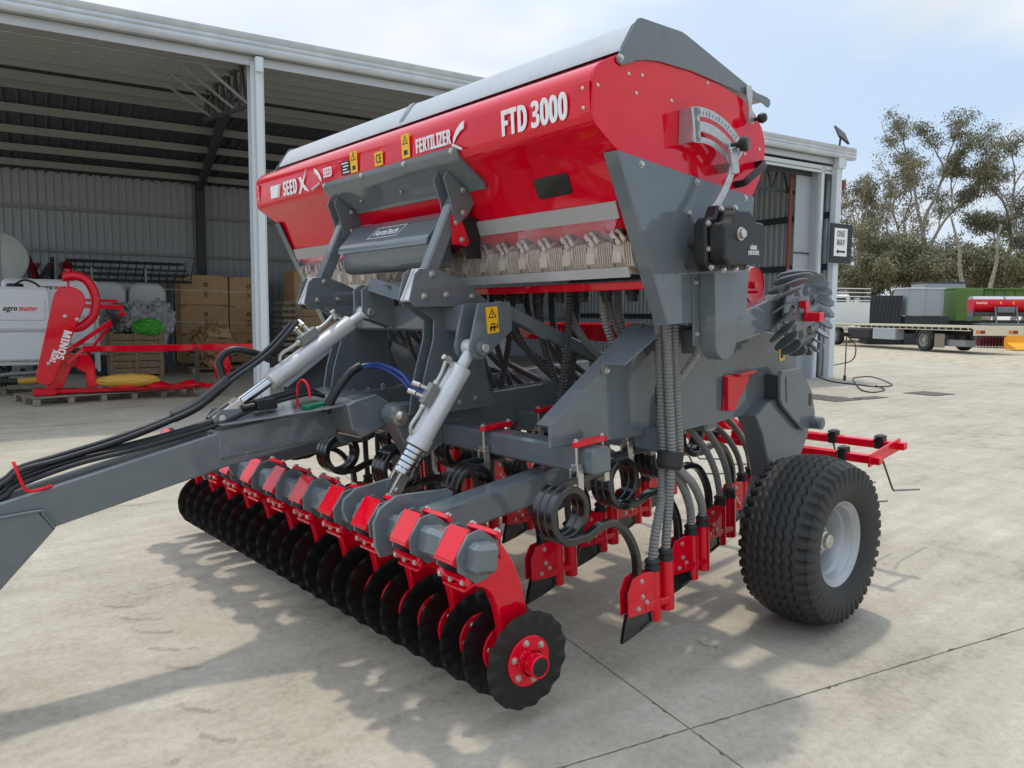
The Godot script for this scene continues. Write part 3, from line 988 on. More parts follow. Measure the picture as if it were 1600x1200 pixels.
func drill_tines(D: Node3D) -> void:
	# one spring tine built at its place on the front beam (x = 0), then repeated
	var b := MB.new()
	var pts := []
	pts.append(Vector3(-.095, .899, -.80)); pts.append(Vector3(-.095, .899, -.66))
	for k in 73:
		var t := k / 72.0
		var a := t * 5.0 * PI
		pts.append(Vector3(-.085 + .098 * t, .797 + cos(a) * .1, -.505 + sin(a) * .1))
	for q in MB.smooth(V3([[.012, .698, -.53], [.014, .697, -.578], [.014, .716, -.648], [.012, .717, -.716], [.01, .684, -.789], [.006, .618, -.847], [.003, .54, -.885], [0, .466, -.896], [0, .425, -.888], [0, .35, -.835]]), 5): pts.append(q)
	b.sweep(pts, Vector3.RIGHT, .038, .031)
	var shank_m := b.mesh(M.gloss_black)
	b = MB.new()
	var bp := V2([[-.842, .445], [-.806, .39], [-.806, .285], [-.985, .265], [-.985, .43], [-.96, .445], [-.91, .452]])
	b.px(bp, .018, .024, .001)
	b.px(bp, -.024, -.018, .001)
	b.box(Vector3(0, .29, -1.01), Vector3(.06, .03, .19), Basis(Vector3.RIGHT, -.1), .003)
	b.box(Vector3(0, .36, -.985), Vector3(.036, .13, .012), Basis(), .002)
	var boot_m := b.mesh(M.red)
	b = MB.new()
	b.px(V2([[-.818, .288], [-.975, .270], [-.985, .208], [-.90, .188], [-.782, .172], [-.80, .24]]), -.012, .012, .004)
	b.px(V2([[-.965, .262], [-.975, .215], [-.90, .197], [-.89, .205], [-.962, .222], [-.953, .262]]), -.02, .02, .002)
	var point_m := b.mesh(M.gloss_black)
	b = MB.new()
	b.lathe(Vector3(0, .21, 0), Vector3.UP, [Vector2(0, 0), Vector2(.031, 0), Vector2(.033, .002), Vector2(.033, .24), Vector2(.0, .24)], 16)
	var tube_m := b.mesh(M.red)
	b = MB.new()
	b.lathe(Vector3(0, .435, 0), Vector3.UP, [Vector2(.027, 0), Vector2(.034, .002), Vector2(.034, .018), Vector2(.029, .022), Vector2(.029, .032), Vector2(.034, .036), Vector2(.034, .044), Vector2(.026, .052), Vector2(.02, .052)], 16)
	var cap_m := b.mesh(M.rubber)
	b = MB.new()
	var sp := []
	for k in 20:
		var a := TAU * k / 20.0
		sp.append(Vector2(-.73 + (.078 if cos(a) > 0 else -.078) + cos(a) * .02, sin(a) * .02 - .095))
	b.prism(sp, Vector3(0, 1.03, 0), Vector3(0, 0, 1), Vector3.RIGHT, Vector3.UP, 0.0, .024, .003)
	var strip_m := b.mesh(M.red)
	b = MB.new()
	b.cyl(Vector3(-.095, .93, -.652), Vector3(-.095, 1.04, -.652), .0075, 10)
	b.box(Vector3(-.095, .945, -.652), Vector3(.04, .03, .035), Basis(), .004)
	for s in [-.02, .02]:
		b.box(Vector3(-.095 + s, .895, -.648), Vector3(.011, .09, .036), Basis(), .003)
	var ubolt_m := b.mesh(M.zinc)
	b = MB.new()
	b.box(Vector3(-.095, .895, -.808), Vector3(.05, .07, .03), Basis(), .003)
	b.cyl(Vector3(-.095, .93, -.808), Vector3(-.095, 1.04, -.808), .0075, 10)
	var rear_fork := b.mesh(M.zinc)
	var xs := [1.42, 1.265, 1.085, .90]
	var dz := [0.0, -.495, -1.01, -1.52]
	var hose_ends := []
	for r in 4:
		for k in 5:
			var x: float = xs[r] - .6 * k
			var T := inst("spring_tine", shank_m, Transform3D(Basis(), Vector3(x, 0, dz[r])), D)
			inst("boot", boot_m, Transform3D(), T)
			inst("point", point_m, Transform3D(), T)
			inst("clamp_strip", strip_m, Transform3D(), T)
			inst("clamp_fork", ubolt_m, Transform3D(), T)
			inst("clamp_hook", rear_fork, Transform3D(), T)
			for z in [-.652, -.808]: bolt(Vector3(-.095, 1.054, z), Vector3.UP, T, .95)
			for q in [[-.895, .42], [-.90, .35], [-.87, .305], [-.925, .318]]:
				bolt(Vector3(.024, q[1], q[0]), Vector3.RIGHT, T, .8)
			for zz in [-1.0, -1.095]:
				inst("seed_tube", tube_m, Transform3D(Basis(), Vector3(0, 0 if zz > -1.05 else .02, zz)), T)
				inst("rubber_cap", cap_m, Transform3D(Basis(), Vector3(0, 0 if zz > -1.05 else .02, zz)), T)
				hose_ends.append([Vector3(x, .475 + (0 if zz > -1.05 else .02), zz + dz[r]), r, k, zz])
	rng.seed = 11
	for h in hose_ends:
		var e: Vector3 = h[0]
		var i := 0 if h[3] > -1.05 else 1
		if h[2] == 0 and h[1] < 2:   # the bundle outside the near side plate
			var ox: float = 1.405 + (-.022 if i == 0 else .022)
			var oz: float = -1.135 - .05 * h[1]
			var p := [Vector3(ox - .02, 1.64, oz - .02), Vector3(ox - .005, 1.5, oz), Vector3(ox, 1.2, oz), Vector3(ox, .92, oz - .01), Vector3(ox, .86, oz), Vector3(lerpf(ox, e.x, .5), .72, lerpf(oz, e.z, .3 if h[1] == 0 else .55)), Vector3(lerpf(ox, e.x, .9), .58, lerpf(oz, e.z, .8 if h[1] == 0 else .93)), e]
			hose("seed_hose", MB.smooth(p, 10), D, M.hose, .0215)
		else:
			var xm := clampf(e.x + rng.randf_range(-.1, .1), -1.38, 1.3)
			var s := Vector3(xm, 1.655, -1.10 - .16 * i)
			var mid := e + Vector3(rng.randf_range(-.02, .02), .52, .03)
			hose("seed_hose", bez(s, s + Vector3(0, -.5, .05), mid, e, 26), D, M.hose if h[2] == 0 else M.hose_shaded)  # inner hoses take the colour darkened for shade
	for k in 20:   # black outlets over the hoses
		b = MB.new()
		b.lathe(Vector3(-1.425 + .15 * k, 1.66, -1.09), Vector3.DOWN, [Vector2(.03, -.01), Vector2(.03, .03), Vector2(.024, .034), Vector2(.024, .06), Vector2(0, .06)], 12)
		obj("outlet", b, M.rubber, D)
	b = MB.new()
	b.lathe(Vector3(1.405, .90, -1.16), Vector3(0, -1, .25), [Vector2(.055, -.03), Vector2(.058, -.028), Vector2(.058, .03), Vector2(.05, .045)], 20)
	obj("hose_sleeve", b, M.rubber, D)

func drill_side(D: Node3D) -> void:
	var b: MB
	for sx in [1.0, -1.0]:
		# grey end plate of the hopper, flanged along its front
		var gp := V2([[-.745, 2.181], [-1.684, 2.042], [-1.66, 1.90], [-1.606, 1.50], [-1.031, 1.502]])
		b = MB.new()
		if sx > 0: b.px(gp, 1.506, 1.513, .0015)
		else: b.px(gp, -1.513, -1.506, .0015)
		var ep := obj("hopper_end_plate", b, M.grey, D)
		b = MB.new()
		b.beam(Vector3(sx * 1.4795, 2.181, -.741), Vector3(sx * 1.4795, 1.50, -1.027), .068, .007, Vector3.RIGHT, .0015)
		obj("flange", b, M.grey, ep)
		for q in [[-.882, 2.137], [-1.244, 2.088], [-1.604, 2.035], [-1.184, 1.956], [-1.5, 1.93]]:
			bolt(Vector3(sx * 1.513, q[1], q[0]), Vector3(sx, 0, 0), ep, 1.0)
		# chassis side plate
		b = MB.new()
		b.px(V2([[-.574, 1.03], [-.577, 1.115], [-1.19, 1.49], [-1.78, 1.488], [-2.0, 1.43], [-2.45, 1.33], [-2.52, 1.28], [-2.54, 1.02], [-2.1, .956], [-1.48, .962], [-.62, 1.028]]), sx * 1.25 - .008, sx * 1.25 + .008, .003)
		var sp := obj("side_plate", b, M.grey, D)
		b = MB.new()
		b.beam(Vector3(sx * 1.215, 1.118, -.58), Vector3(sx * 1.215, 1.494, -1.195), .085, .008, Vector3.RIGHT, .001)
		obj("plate_flange", b, M.grey, sp)
		# hopper support bracket
		b = MB.new()
		b.px(V2([[-.88, 1.335], [-.89, 1.296], [-1.55, 1.31], [-1.56, 1.345], [-1.30, 1.40]]), sx * 1.262, sx * 1.268, .001)
		b.beam(Vector3(sx * 1.33, 1.345, -.885), Vector3(sx * 1.33, 1.488, -1.19), .13, .008, Vector3.RIGHT, .001)
		b.box(Vector3(sx * 1.38, 1.494, -1.41), Vector3(.23, .01, .45), Basis(), .001)
		for z in [-1.19, -1.26, -1.55]:
			b.prism(V2([[0, 0], [.13, .12], [.13, .15], [0, .15]]), Vector3(sx * 1.26, 1.34, z), Vector3(sx, 0, 0), Vector3.UP, Vector3(0, 0, 1), -.005, .005, .001)
		var hb := obj("hopper_support", b, M.grey, D)
		bolt(Vector3(sx * 1.269, 1.312, -.915), Vector3(sx, 0, 0), hb)
	# hose slot
	b = MB.new()
	var el := []
	for k in 20:
		var a := TAU * k / 20.0
		el.append(Vector2(-1.275 + cos(a) * .022, 1.16 + (.03 if sin(a) > 0 else -.03) + sin(a) * .022))
	b.px(el, 1.256, 1.262, .001)
	obj("hose_slot", b, M.black_plastic, D)
	b = MB.new()
	b.tube(MB.smooth(V3([[1.24, 1.18, -1.275], [1.285, 1.13, -1.28], [1.30, 1.05, -1.285], [1.31, .96, -1.29]]), 6), .021, 9, false, .0155, .003)
	obj("seed_hose", b, M.hose, D)
	# calibration sector and lever
	var x0 := 1.575
	b = MB.new()
	var cc := Vector2(-1.19, 1.94)
	# two arc slots keep the sector in three bands
	for band in [[.292, .316], [.336, .378], [.396, .433]]:
		var pl := []
		for k in 15:
			var a := lerpf(1.70, .77, k / 14.0)
			pl.append(Vector2(cc.x - cos(a) * band[1], cc.y + sin(a) * band[1]))
		for k in 15:
			var a := lerpf(.77, 1.70, k / 14.0)
			pl.append(Vector2(cc.x - cos(a) * band[0], cc.y + sin(a) * band[0]))
		b.px(pl, x0, x0 + .004, .0008)
	for a in [1.69, 1.655, .79, .82]:
		b.beam(Vector3(x0 + .002, cc.y + sin(a) * .294, cc.x - cos(a) * .294), Vector3(x0 + .002, cc.y + sin(a) * .431, cc.x - cos(a) * .431), .004, .035, Vector3.RIGHT, .0008)
	b.box(Vector3(x0 - .033, 2.302, -1.137), Vector3(.07, .14, .006), Basis(Vector3.RIGHT, -.1), .001)
	b.box(Vector3(x0 - .033, 2.15, -1.395), Vector3(.07, .05, .006), Basis(Vector3.RIGHT, .8), .001)
	var se := obj("setting_sector", b, M.galv, D)
	for k in 14:
		b = MB.new()
		var a := lerpf(1.6, .88, k / 13.0)
		var dd := Vector3(0, sin(a), -cos(a))
		var base := Vector3(x0 + .0045, cc.y, cc.x)
		b.beam(base + dd * .404, base + dd * (.426 if k % 3 == 0 else .417), .001, .003, Vector3.RIGHT, 0)
		obj("scale_mark", b, M.meter_dark, se)
	b = MB.new()
	var lv := MB.smooth(V3([[1.605, 2.225, -1.375], [1.605, 2.16, -1.372], [1.605, 2.075, -1.328], [1.605, 1.985, -1.248], [1.605, 1.925, -1.175], [1.605, 1.87, -1.148], [1.605, 1.825, -1.158], [1.59, 1.80, -1.20]]), 5)
	b.sweep(lv, Vector3.RIGHT, .012, .035)
	b.box(Vector3(1.608, 2.17, -1.37), Vector3(.02, .11, .05), Basis(Vector3.RIGHT, .15), .005)
	var le := obj("setting_lever", b, M.galv, D)
	b = MB.new()
	b.lathe(Vector3(1.60, 2.235, -1.385), Vector3(1, 0, -.3), [Vector2(.012, -.01), Vector2(.014, .02), Vector2(.03, .03), Vector2(.033, .05), Vector2(.028, .062), Vector2(0, .064)], 10)
	obj("lever_knob", b, M.black_plastic, le)
	# grab handle
	b = MB.new()
	b.sweep(MB.smooth(V3([[1.51, 2.09, -1.53], [1.555, 2.095, -1.535], [1.565, 2.11, -1.555], [1.567, 2.15, -1.63], [1.562, 2.18, -1.685], [1.548, 2.188, -1.70], [1.51, 2.188, -1.70]]), 5), Vector3(0, 1, .4), .03, .016)
	obj("grab_handle", b, M.black_plastic, D)
	# lid crank
	b = MB.new()
	b.px(V2([[-1.60, 2.52], [-1.635, 2.525], [-1.65, 2.50], [-1.64, 2.43], [-1.665, 2.385], [-1.655, 2.36], [-1.63, 2.358], [-1.615, 2.38], [-1.62, 2.43], [-1.602, 2.48]]), 1.525, 1.531, .0015)
	var cr := obj("lid_lever", b, M.galv, D)
	b = MB.new()
	b.lathe(Vector3(1.535, 2.38, -1.66), Vector3(1, 0, 0), [Vector2(.008, -.01), Vector2(.008, .012), Vector2(.018, .018), Vector2(.024, .034), Vector2(.018, .05), Vector2(0, .055)], 14, true)
	obj("lever_knob", b, M.black_plastic, cr)
	# gearbox
	b = MB.new()
	var gf := V2([[-1.105, 1.885], [-1.105, 1.76], [-1.135, 1.735], [-1.38, 1.735], [-1.405, 1.76], [-1.41, 1.88], [-1.39, 1.90], [-1.335, 1.905], [-1.315, 1.93], [-1.29, 1.95], [-1.20, 1.95], [-1.18, 1.93], [-1.165, 1.907], [-1.125, 1.903]])
	b.px(gf, 1.66, 1.735, .008, .6)
	var gb := obj("gearbox", b, M.black_plastic, D)
	b = MB.new()
	var gk := V2([[-1.085, 1.90], [-1.085, 1.745], [-1.12, 1.713], [-1.40, 1.713], [-1.43, 1.745], [-1.43, 1.90], [-1.40, 1.925], [-1.35, 1.93], [-1.32, 1.975], [-1.18, 1.975], [-1.15, 1.93], [-1.11, 1.925]])
	b.px(gk, 1.60, 1.662, .01, .6)
	obj("gearbox_case", b, M.black_plastic, gb)
	b = MB.new()
	b.cyl(Vector3(1.51, 1.83, -1.25), Vector3(1.61, 1.83, -1.25), .05, 20)
	b.cyl(Vector3(1.51, 1.745, -1.16), Vector3(1.61, 1.745, -1.16), .018, 12)
	b.cyl(Vector3(1.51, 1.84, -1.19), Vector3(1.60, 1.84, -1.19), .025, 14)
	obj("gearbox_shaft", b, M.meter_dark, gb)
	for q in [[-1.10, 1.90], [-1.10, 1.80], [-1.115, 1.73], [-1.20, 1.718], [-1.29, 1.718], [-1.38, 1.718], [-1.19, 1.96], [-1.29, 1.965], [-1.415, 1.91]]:
		bolt(Vector3(1.664, q[1], q[0]), Vector3.RIGHT, gb, .95)
	bolt(Vector3(1.736, 1.855, -1.215), Vector3.RIGHT, gb, 1.9, "filler_plug")
	var sb := Basis(Vector3(0, 0, -1), Vector3.UP, Vector3.RIGHT)
	lettering("lettering", "GÜBRE", .016, Vector3(1.736, 1.80, -1.31), sb, M.white, gb, .7, 700, .001)
	lettering("lettering", "(FERTILIZER)", .016, Vector3(1.736, 1.779, -1.31), sb, M.white, gb, .6, 700, .001)
	# chain cover below the gearbox
	b = MB.new()
	b.px(V2([[-1.235, 1.705], [-1.235, 1.39], [-1.25, 1.36], [-1.285, 1.335], [-1.32, 1.332], [-1.36, 1.35], [-1.385, 1.385], [-1.40, 1.55], [-1.40, 1.705]]), 1.52, 1.60, .003, .6)
	var cc2 := obj("chain_cover", b, M.grey, D)
	b = MB.new()
	b.box(Vector3(1.517, 1.55, -1.215), Vector3(.006, .30, .05), Basis(), .001)
	obj("mounting_flange", b, M.grey, cc2)
	bolt(Vector3(1.521, 1.67, -1.215), Vector3.RIGHT, cc2)
	bolt(Vector3(1.521, 1.45, -1.215), Vector3.RIGHT, cc2)
	b = MB.new()
	b.box(Vector3(1.516, 1.845, -1.60), Vector3(.002, .05, .06), Basis(), 0)
	obj("warning_sticker", b, M.yellow, D)
	# coil spring and drive arm with the spiked ground wheel
	b = MB.new()
	var hp := []
	var s0 := Vector3(1.42, 1.345, -1.35); var s1 := Vector3(1.40, 1.18, -1.17)
	var ax := (s1 - s0).normalized()
	var f := face(ax)
	for k in 200:
		var t := k / 199.0
		var a := t * TAU * 20.0
		hp.append(s0.lerp(s1, t) + f.x * cos(a) * .016 + f.z * sin(a) * .016)
	b.tube(hp, .003, 5)
	obj("coil_spring", b, M.zinc, D)
	b = MB.new()
	b.px(V2([[-1.30, 1.355], [-1.30, 1.46], [-1.55, 1.495], [-2.02, 1.585], [-2.2, 1.56], [-2.2, 1.47], [-2.06, 1.44], [-1.56, 1.36]]), 1.37, 1.45, .006)
	obj("drive_arm", b, M.grey, D)
	var wc := Vector3(1.50, 1.485, -2.14)
	b = MB.new()
	var ring := []
	b.lathe(wc, Vector3.RIGHT, [Vector2(0, -.005), Vector2(.185, -.005), Vector2(.185, .005), Vector2(0, .005)], 36)
	var sw := obj("spiked_wheel", b, M.grey, D)
	var pd := MB.new()
	var pp := V2([[-.06, 0.0], [-.105, .01], [-.12, .028], [-.105, .046], [-.05, .056], [.03, .056], [.065, .046], [.078, .028], [.065, .01], [.03, 0]])
	pd.prism(pp, Vector3.ZERO, Vector3.RIGHT, Vector3.UP, Vector3(0, 0, 1), -.005, .005, .0015)
	var pm := pd.mesh(M.grey)
	for k in 20:
		var a := TAU * k / 20.0
		var rb := Basis(Vector3.RIGHT, a)
		inst("paddle", pm, Transform3D(rb * Basis(Vector3.UP, .6) * Basis(Vector3.RIGHT, .5), wc + rb * Vector3(0, .165, 0)), sw)
	for k in 8:
		var a := TAU * k / 8.0 + .2
		b = MB.new()
		b.lathe(wc + Vector3(.0052, sin(a) * .11, cos(a) * .11), Vector3.RIGHT, [Vector2(.024, 0), Vector2(.024, .0012), Vector2(.0, .0012)], 16)
		obj("hole", b, M.window_black, sw)
	b = MB.new()
	b.box(wc + Vector3(.055, -.02, -.01), Vector3(.09, .045, .05), Basis(), .004)
	b.cyl(wc + Vector3(.01, .045, .03), wc + Vector3(.045, .045, .03), .02, 14)
	b.beam(wc + Vector3(.03, .05, .03), wc + Vector3(.03, -.02, .0), .012, .03, Vector3.RIGHT, .003)
	obj("wheel_shaft", b, M.red, sw)
	# red handwheel behind the end plate
	b = MB.new()
	b.lathe(Vector3(1.20, 1.635, -2.16), Vector3.RIGHT, [Vector2(0, -.01), Vector2(.085, -.01), Vector2(.095, -.02), Vector2(.10, 0), Vector2(.095, .02), Vector2(.085, .012), Vector2(.02, .012), Vector2(.018, .03), Vector2(0, .03)], 32, true)
	b.cyl(Vector3(1.21, 1.60, -2.10), Vector3(1.28, 1.60, -2.10), .008, 10)
	b.beam(Vector3(1.20, 1.56, -2.24), Vector3(1.18, 1.42, -2.30), .03, .03, Vector3.RIGHT, .006)
	obj("handwheel", b, M.red, D)
	# red transport bracket and stickers on the side plate
	b = MB.new()
	b.px(V2([[-1.80, 1.19], [-2.03, 1.175], [-2.03, 1.155], [-1.93, 1.06], [-1.885, 1.0], [-1.775, 1.012]]), 1.262, 1.270, .002)
	b.box(Vector3(1.285, 1.186, -1.95), Vector3(.05, .012, .15), Basis(Vector3.RIGHT, .05), .002)
	b.box(Vector3(1.28, 1.10, -1.79), Vector3(.03, .17, .01), Basis(), .002)
	obj("red_bracket", b, M.red, D)
	b = MB.new()
	b.box(Vector3(1.26, 1.26, -2.36), Vector3(.003, .10, .055), Basis(), 0)
	var ys := obj("warning_sticker", b, M.yellow, D)
	b = MB.new()
	b.box(Vector3(1.262, 1.24, -2.36), Vector3(.001, .03, .03), Basis(), 0)
	obj("pictogram", b, M.black_print, ys)

func drill_wheels(D: Node3D) -> void:
	# tyre with zigzag ribs
	var N := 352
	var prof := []
	var cols := 74
	for j in cols + 1:
		var x := lerpf(-.185, .185, float(j) / cols)
		prof.append(x)
	var side := [[.196, .385], [.203, .35], [.200, .30], [.188, .25], [.172, .222], [.158, .210]]
	var rad := func(x: float, th: float) -> float:
		var r := .424 - .05 * pow(absf(x) / .2, 2.6)
		var w := th * 44.0 / TAU
		var z := absf(fposmod(w, 1.0) - .5) * 4.0 - 1.0
		if absf(x) < .135:
			for g in [-.112, -.067, -.022, .022, .067, .112]:
				var d := absf(x - (g + .007 * z))
				if d < .0085: r -= .010 * clampf((.0085 - d) / .0045, 0, 1)
		else:
			var fr := fposmod(w, 1.0)
			if fr < .34: r -= .014 * clampf((absf(x) - .135) / .015, 0, 1)
		return r
	var ringsp := []
	for i in N:
		var th := TAU * i / N
		var row := []
		var fr := fposmod(th * 44.0 / TAU, 1.0)
		var nt := .010 if fr < .32 else 0.0
		for k in range(side.size() - 1, -1, -1):
			var s: Array = side[k]
			var cut := nt * 1.9 * clampf((s[1] - .325) / .05, 0, 1)
			row.append(Vector3(-s[0] + cut * .7, sin(th) * (s[1] - cut * .3), cos(th) * (s[1] - cut * .3)))
		for x in prof:
			var r: float = rad.call(x, th)
			row.append(Vector3(x, sin(th) * r, cos(th) * r))
		for k in side.size():
			var s: Array = side[k]
			var cut := nt * 1.9 * clampf((s[1] - .325) / .05, 0, 1)
			row.append(Vector3(s[0] - cut * .7, sin(th) * (s[1] - cut * .3), cos(th) * (s[1] - cut * .3)))
		ringsp.append(row)
	var b := MB.new()
	var m: int = ringsp[0].size()
	var nrm := []
	for i in N:
		var row := []
		for j in m:
			var a: Vector3 = ringsp[(i + 1) % N][j] - ringsp[(i + N - 1) % N][j]
			var c: Vector3 = ringsp[i][mini(j + 1, m - 1)] - ringsp[i][maxi(j - 1, 0)]
			var q := a.cross(c).normalized()
			var out: Vector3 = ringsp[i][j] * Vector3(1, 1, 1) - Vector3(0, sin(TAU * i / N), cos(TAU * i / N)) * .25
			row.append(q if q.dot(out) > 0 else -q)
		nrm.append(row)
	for i in N:
		var i2 := (i + 1) % N
		for j in m - 1:
			b.squad(ringsp[i][j], ringsp[i2][j], ringsp[i2][j + 1], ringsp[i][j + 1], nrm[i][j], nrm[i2][j], nrm[i2][j + 1], nrm[i][j + 1])
	for sx in [1.0, -1.0]:
		var W := Node3D.new()
		W.name = "wheel"
		D.add_child(W, true)
		W.position = Vector3(1.60 * sx, .35, -2.05)
		W.scale = Vector3(.92, 1, 1)
		if sx < 0: W.rotation.y = PI
		if sx > 0: obj("tyre", b, M.rubber, W)
		else: inst("tyre", D.find_child("wheel", false, false).get_child(0).mesh, Transform3D(), W)
		var r := MB.new()
		r.lathe(Vector3.ZERO, Vector3.RIGHT, [Vector2(.195, -.15), Vector2(.213, -.158), Vector2(.216, -.15), Vector2(.16, -.13), Vector2(.16, .04), Vector2(.185, .06), Vector2(.185, .135), Vector2(.216, .150), Vector2(.218, .158), Vector2(.212, .163), Vector2(.204, .158), Vector2(.196, .142), Vector2(.178, .128), Vector2(.176, .098), Vector2(.166, .086), Vector2(.158, .078), Vector2(.155, -.01), Vector2(.148, -.028), Vector2(.12, -.034), Vector2(.10, .0), Vector2(.06, .02), Vector2(0, .02)], 64, true)
		obj("rim", r, M.rim_silver, W)
		r = MB.new()
		r.lathe(Vector3(.018, 0, 0), Vector3.RIGHT, [Vector2(.075, 0), Vector2(.075, .03), Vector2(.07, .038), Vector2(.052, .04), Vector2(.05, .06), Vector2(.038, .065), Vector2(.036, .085), Vector2(.03, .09), Vector2(.012, .09), Vector2(.010, .094), Vector2(0, .094)], 28)
		obj("hub", r, M.zinc, W)
		for k in 5:
			var a := TAU * k / 5.0 + .4
			bolt(Vector3(.012, sin(a) * .083, cos(a) * .083), Vector3.RIGHT, W, 1.3, "wheel_nut")
		for k in 5:
			var a := TAU * k / 5.0 + 1.0
			r = MB.new()
			r.lathe(Vector3(-.028, sin(a) * .127, cos(a) * .127), Vector3.RIGHT, [Vector2(.014, -.004), Vector2(.014, .0), Vector2(0, .0)], 14)
			obj("hand_hole", r, M.window_black, W)
		# leg and pivot
		b = b if sx > 0 else b
		var l := MB.new()
		l.px(V2([[-1.98, .96], [-2.05, .84], [-2.12, .60], [-2.0, .40], [-2.0, .30], [-2.10, .30], [-2.22, .42], [-2.43, .66], [-2.53, .78], [-2.47, .96], [-2.3, 1.02], [-2.1, 1.02]]), minf(sx * 1.21, sx * 1.33), maxf(sx * 1.21, sx * 1.33), .006)
		var lg := obj("wheel_leg", l, M.grey, D)
		l = MB.new()
		l.px(V2([[-2.18, 1.178], [-2.365, 1.174], [-2.39, 1.16], [-2.50, 1.03], [-2.535, .90], [-2.525, .845], [-2.45, .812], [-2.41, .82], [-2.195, .98], [-2.165, 1.02], [-2.162, 1.15]]), minf(sx * 1.345, sx * 1.365), maxf(sx * 1.345, sx * 1.365), .004)
		var pv := obj("pivot_plate", l, M.grey, D)
		l = MB.new()
		l.px(V2([[-2.215, 1.14], [-2.325, 1.137], [-2.33, 1.015], [-2.22, 1.005]]), minf(sx * 1.365, sx * 1.370), maxf(sx * 1.365, sx * 1.370), .002)
		obj("doubler_plate", l, M.grey, pv)
		l = MB.new()
		for k in 16: pass
		var el := []
		for k in 18:
			var a := TAU * k / 18.0
			el.append(Vector2(-2.475 + cos(a) * .014, .985 + (.022 if sin(a) > 0 else -.022) + sin(a) * .014))
		l.px(el, minf(sx * 1.3655, sx * 1.3675), maxf(sx * 1.3655, sx * 1.3675))
		obj("slot", l, M.window_black, pv)
		l = MB.new()
		l.box(Vector3(sx * 1.30, 1.07, -2.20), Vector3(.088, .17, .03), Basis(), .004)
		obj("spacer", l, M.steel_dark, pv)
		l = MB.new()
		l.lathe(Vector3(sx * 1.32, .852, -2.50), Vector3(sx, 0, 0), [Vector2(.036, -.17), Vector2(.036, .10), Vector2(.033, .104), Vector2(.024, .104), Vector2(.024, .108), Vector2(0, .108)], 24)
		obj("pivot_shaft", l, M.grey, pv)

func drill_harrow(D: Node3D) -> void:
	var b: MB
	for q in [[-2.95, .575], [-3.27, .60]]:
		b = MB.new()
		b.box(Vector3(0, q[1], q[0]), Vector3(3.0, .05, .05), Basis(), .004)
		obj("harrow_bar", b, M.red, D)
	for sx in [1.0, -1.0]:
		b = MB.new()
		b.beam(Vector3(sx * 1.503, .572, -2.90), Vector3(sx * 1.503, .603, -3.33), .012, .075, Vector3.RIGHT, .003)
		b.box(Vector3(sx * 1.53, .572, -2.95), Vector3(.05, .045, .05), Basis(), .003)
		b.box(Vector3(sx * 1.53, .60, -3.29), Vector3(.05, .045, .05), Basis(), .003)
		obj("harrow_end_plate", b, M.red, D)
		b = MB.new()
		b.beam(Vector3(sx * .6, .60, -3.10), Vector3(sx * .6, .95, -2.4), .06, .06, Vector3.RIGHT, .004)
		b.box(Vector3(sx * .6, .62, -3.11), Vector3(.06, .06, .40), Basis(), .004)
		obj("harrow_link", b, M.red, D)
	var cl := MB.new()
	cl.box(Vector3(0, .015, 0), Vector3(.055, .085, .066), Basis(), .006)
	var clm := cl.mesh(M.black_plastic)
	var w := MB.new()
	w.tube(MB.smooth(V3([[-.02, .0, .035], [-.02, .03, .045], [-.01, .045, .02], [0, .02, -.005]]), 4), .006, 6)
	w.tube([Vector3(0, .0, .02), Vector3(0, -.10, -.03), Vector3(0, -.325, -.185), Vector3(0, -.345, -.21), Vector3(0, -.35, -.24), Vector3(0, -.425, -.62)], .0065, 8)
	var wm := w.mesh(M.gloss_black)
	for r in 2:
		for k in 10:
			var x: float = 1.33 - .30 * k + (-.0 if r == 0 else .08)
			var p := Vector3(x, .575, -2.95) if r == 0 else Vector3(x, .60, -3.27)
			var c := inst("tine_clip", clm, Transform3D(Basis(), p), D)
			inst("harrow_tine", wm, Transform3D(), c)
			bolt(Vector3(.015, .058, 0), Vector3.UP, c, 1.1)
# ---------------------------------------------------------------- the yard
const SO := Vector3(-8.186, 0, -3.445)
var SB := Basis(Vector3(.168, 0, -.9858), Vector3.UP, Vector3(.9858, 0, .168)).orthonormalized()
func sp(s: float, y: float, t: float) -> Vector3: return SO + SB * Vector3(s, y, -t)
func sx_(s: float, y: float, t: float, turn := 0.0) -> Transform3D: return Transform3D(SB * Basis(Vector3.UP, turn), sp(s, y, t))

func _ready() -> void:
	rng.seed = 5
	var cam := Camera3D.new()
	cam.name = "camera"
	add_child(cam)
	cam.transform = Transform3D(Basis(Vector3(.6571, .008, -.7538), Vector3(-.074, .9958, -.054), Vector3(.7502, .0913, .6549)).orthonormalized(), Vector3(3.482, 1.55, 1.536))
	cam.fov = 53.13
	cam.near = 0.05
	cam.far = 900.0
	cam.current = true
	var we := WorldEnvironment.new()
	we.name = "environment"
	var env := Environment.new()
	env.background_mode = Environment.BG_SKY
	env.tonemap_mode = Environment.TONE_MAPPER_LINEAR
	env.tonemap_exposure = 1.72
	env.sdfgi_enabled = true
	env.ssao_enabled = true
	env.ssil_enabled = true
	var sky := Sky.new()
	var pm := PanoramaSkyMaterial.new()
	pm.panorama = sky_picture()
	sky.sky_material = pm
	env.sky = sky
	we.environment = env
	add_child(we)
	var sun := DirectionalLight3D.new()
	sun.name = "sun"
	add_child(sun)
	var toward := Vector3(-.23, 1.0, -.18).normalized()
	sun.basis = Basis.looking_at(-toward, Vector3(0, 0, 1))
	sun.light_energy = 0.34
	sun.light_color = Color(1.0, .96, .90)
	sun.light_angular_distance = 2.5
	sun.shadow_enabled = true
	make_materials()
	yard_materials()
	build_ground()
	build_shed()
	build_drill()
	build_store()
	build_mower()
	build_right()
	build_trees()

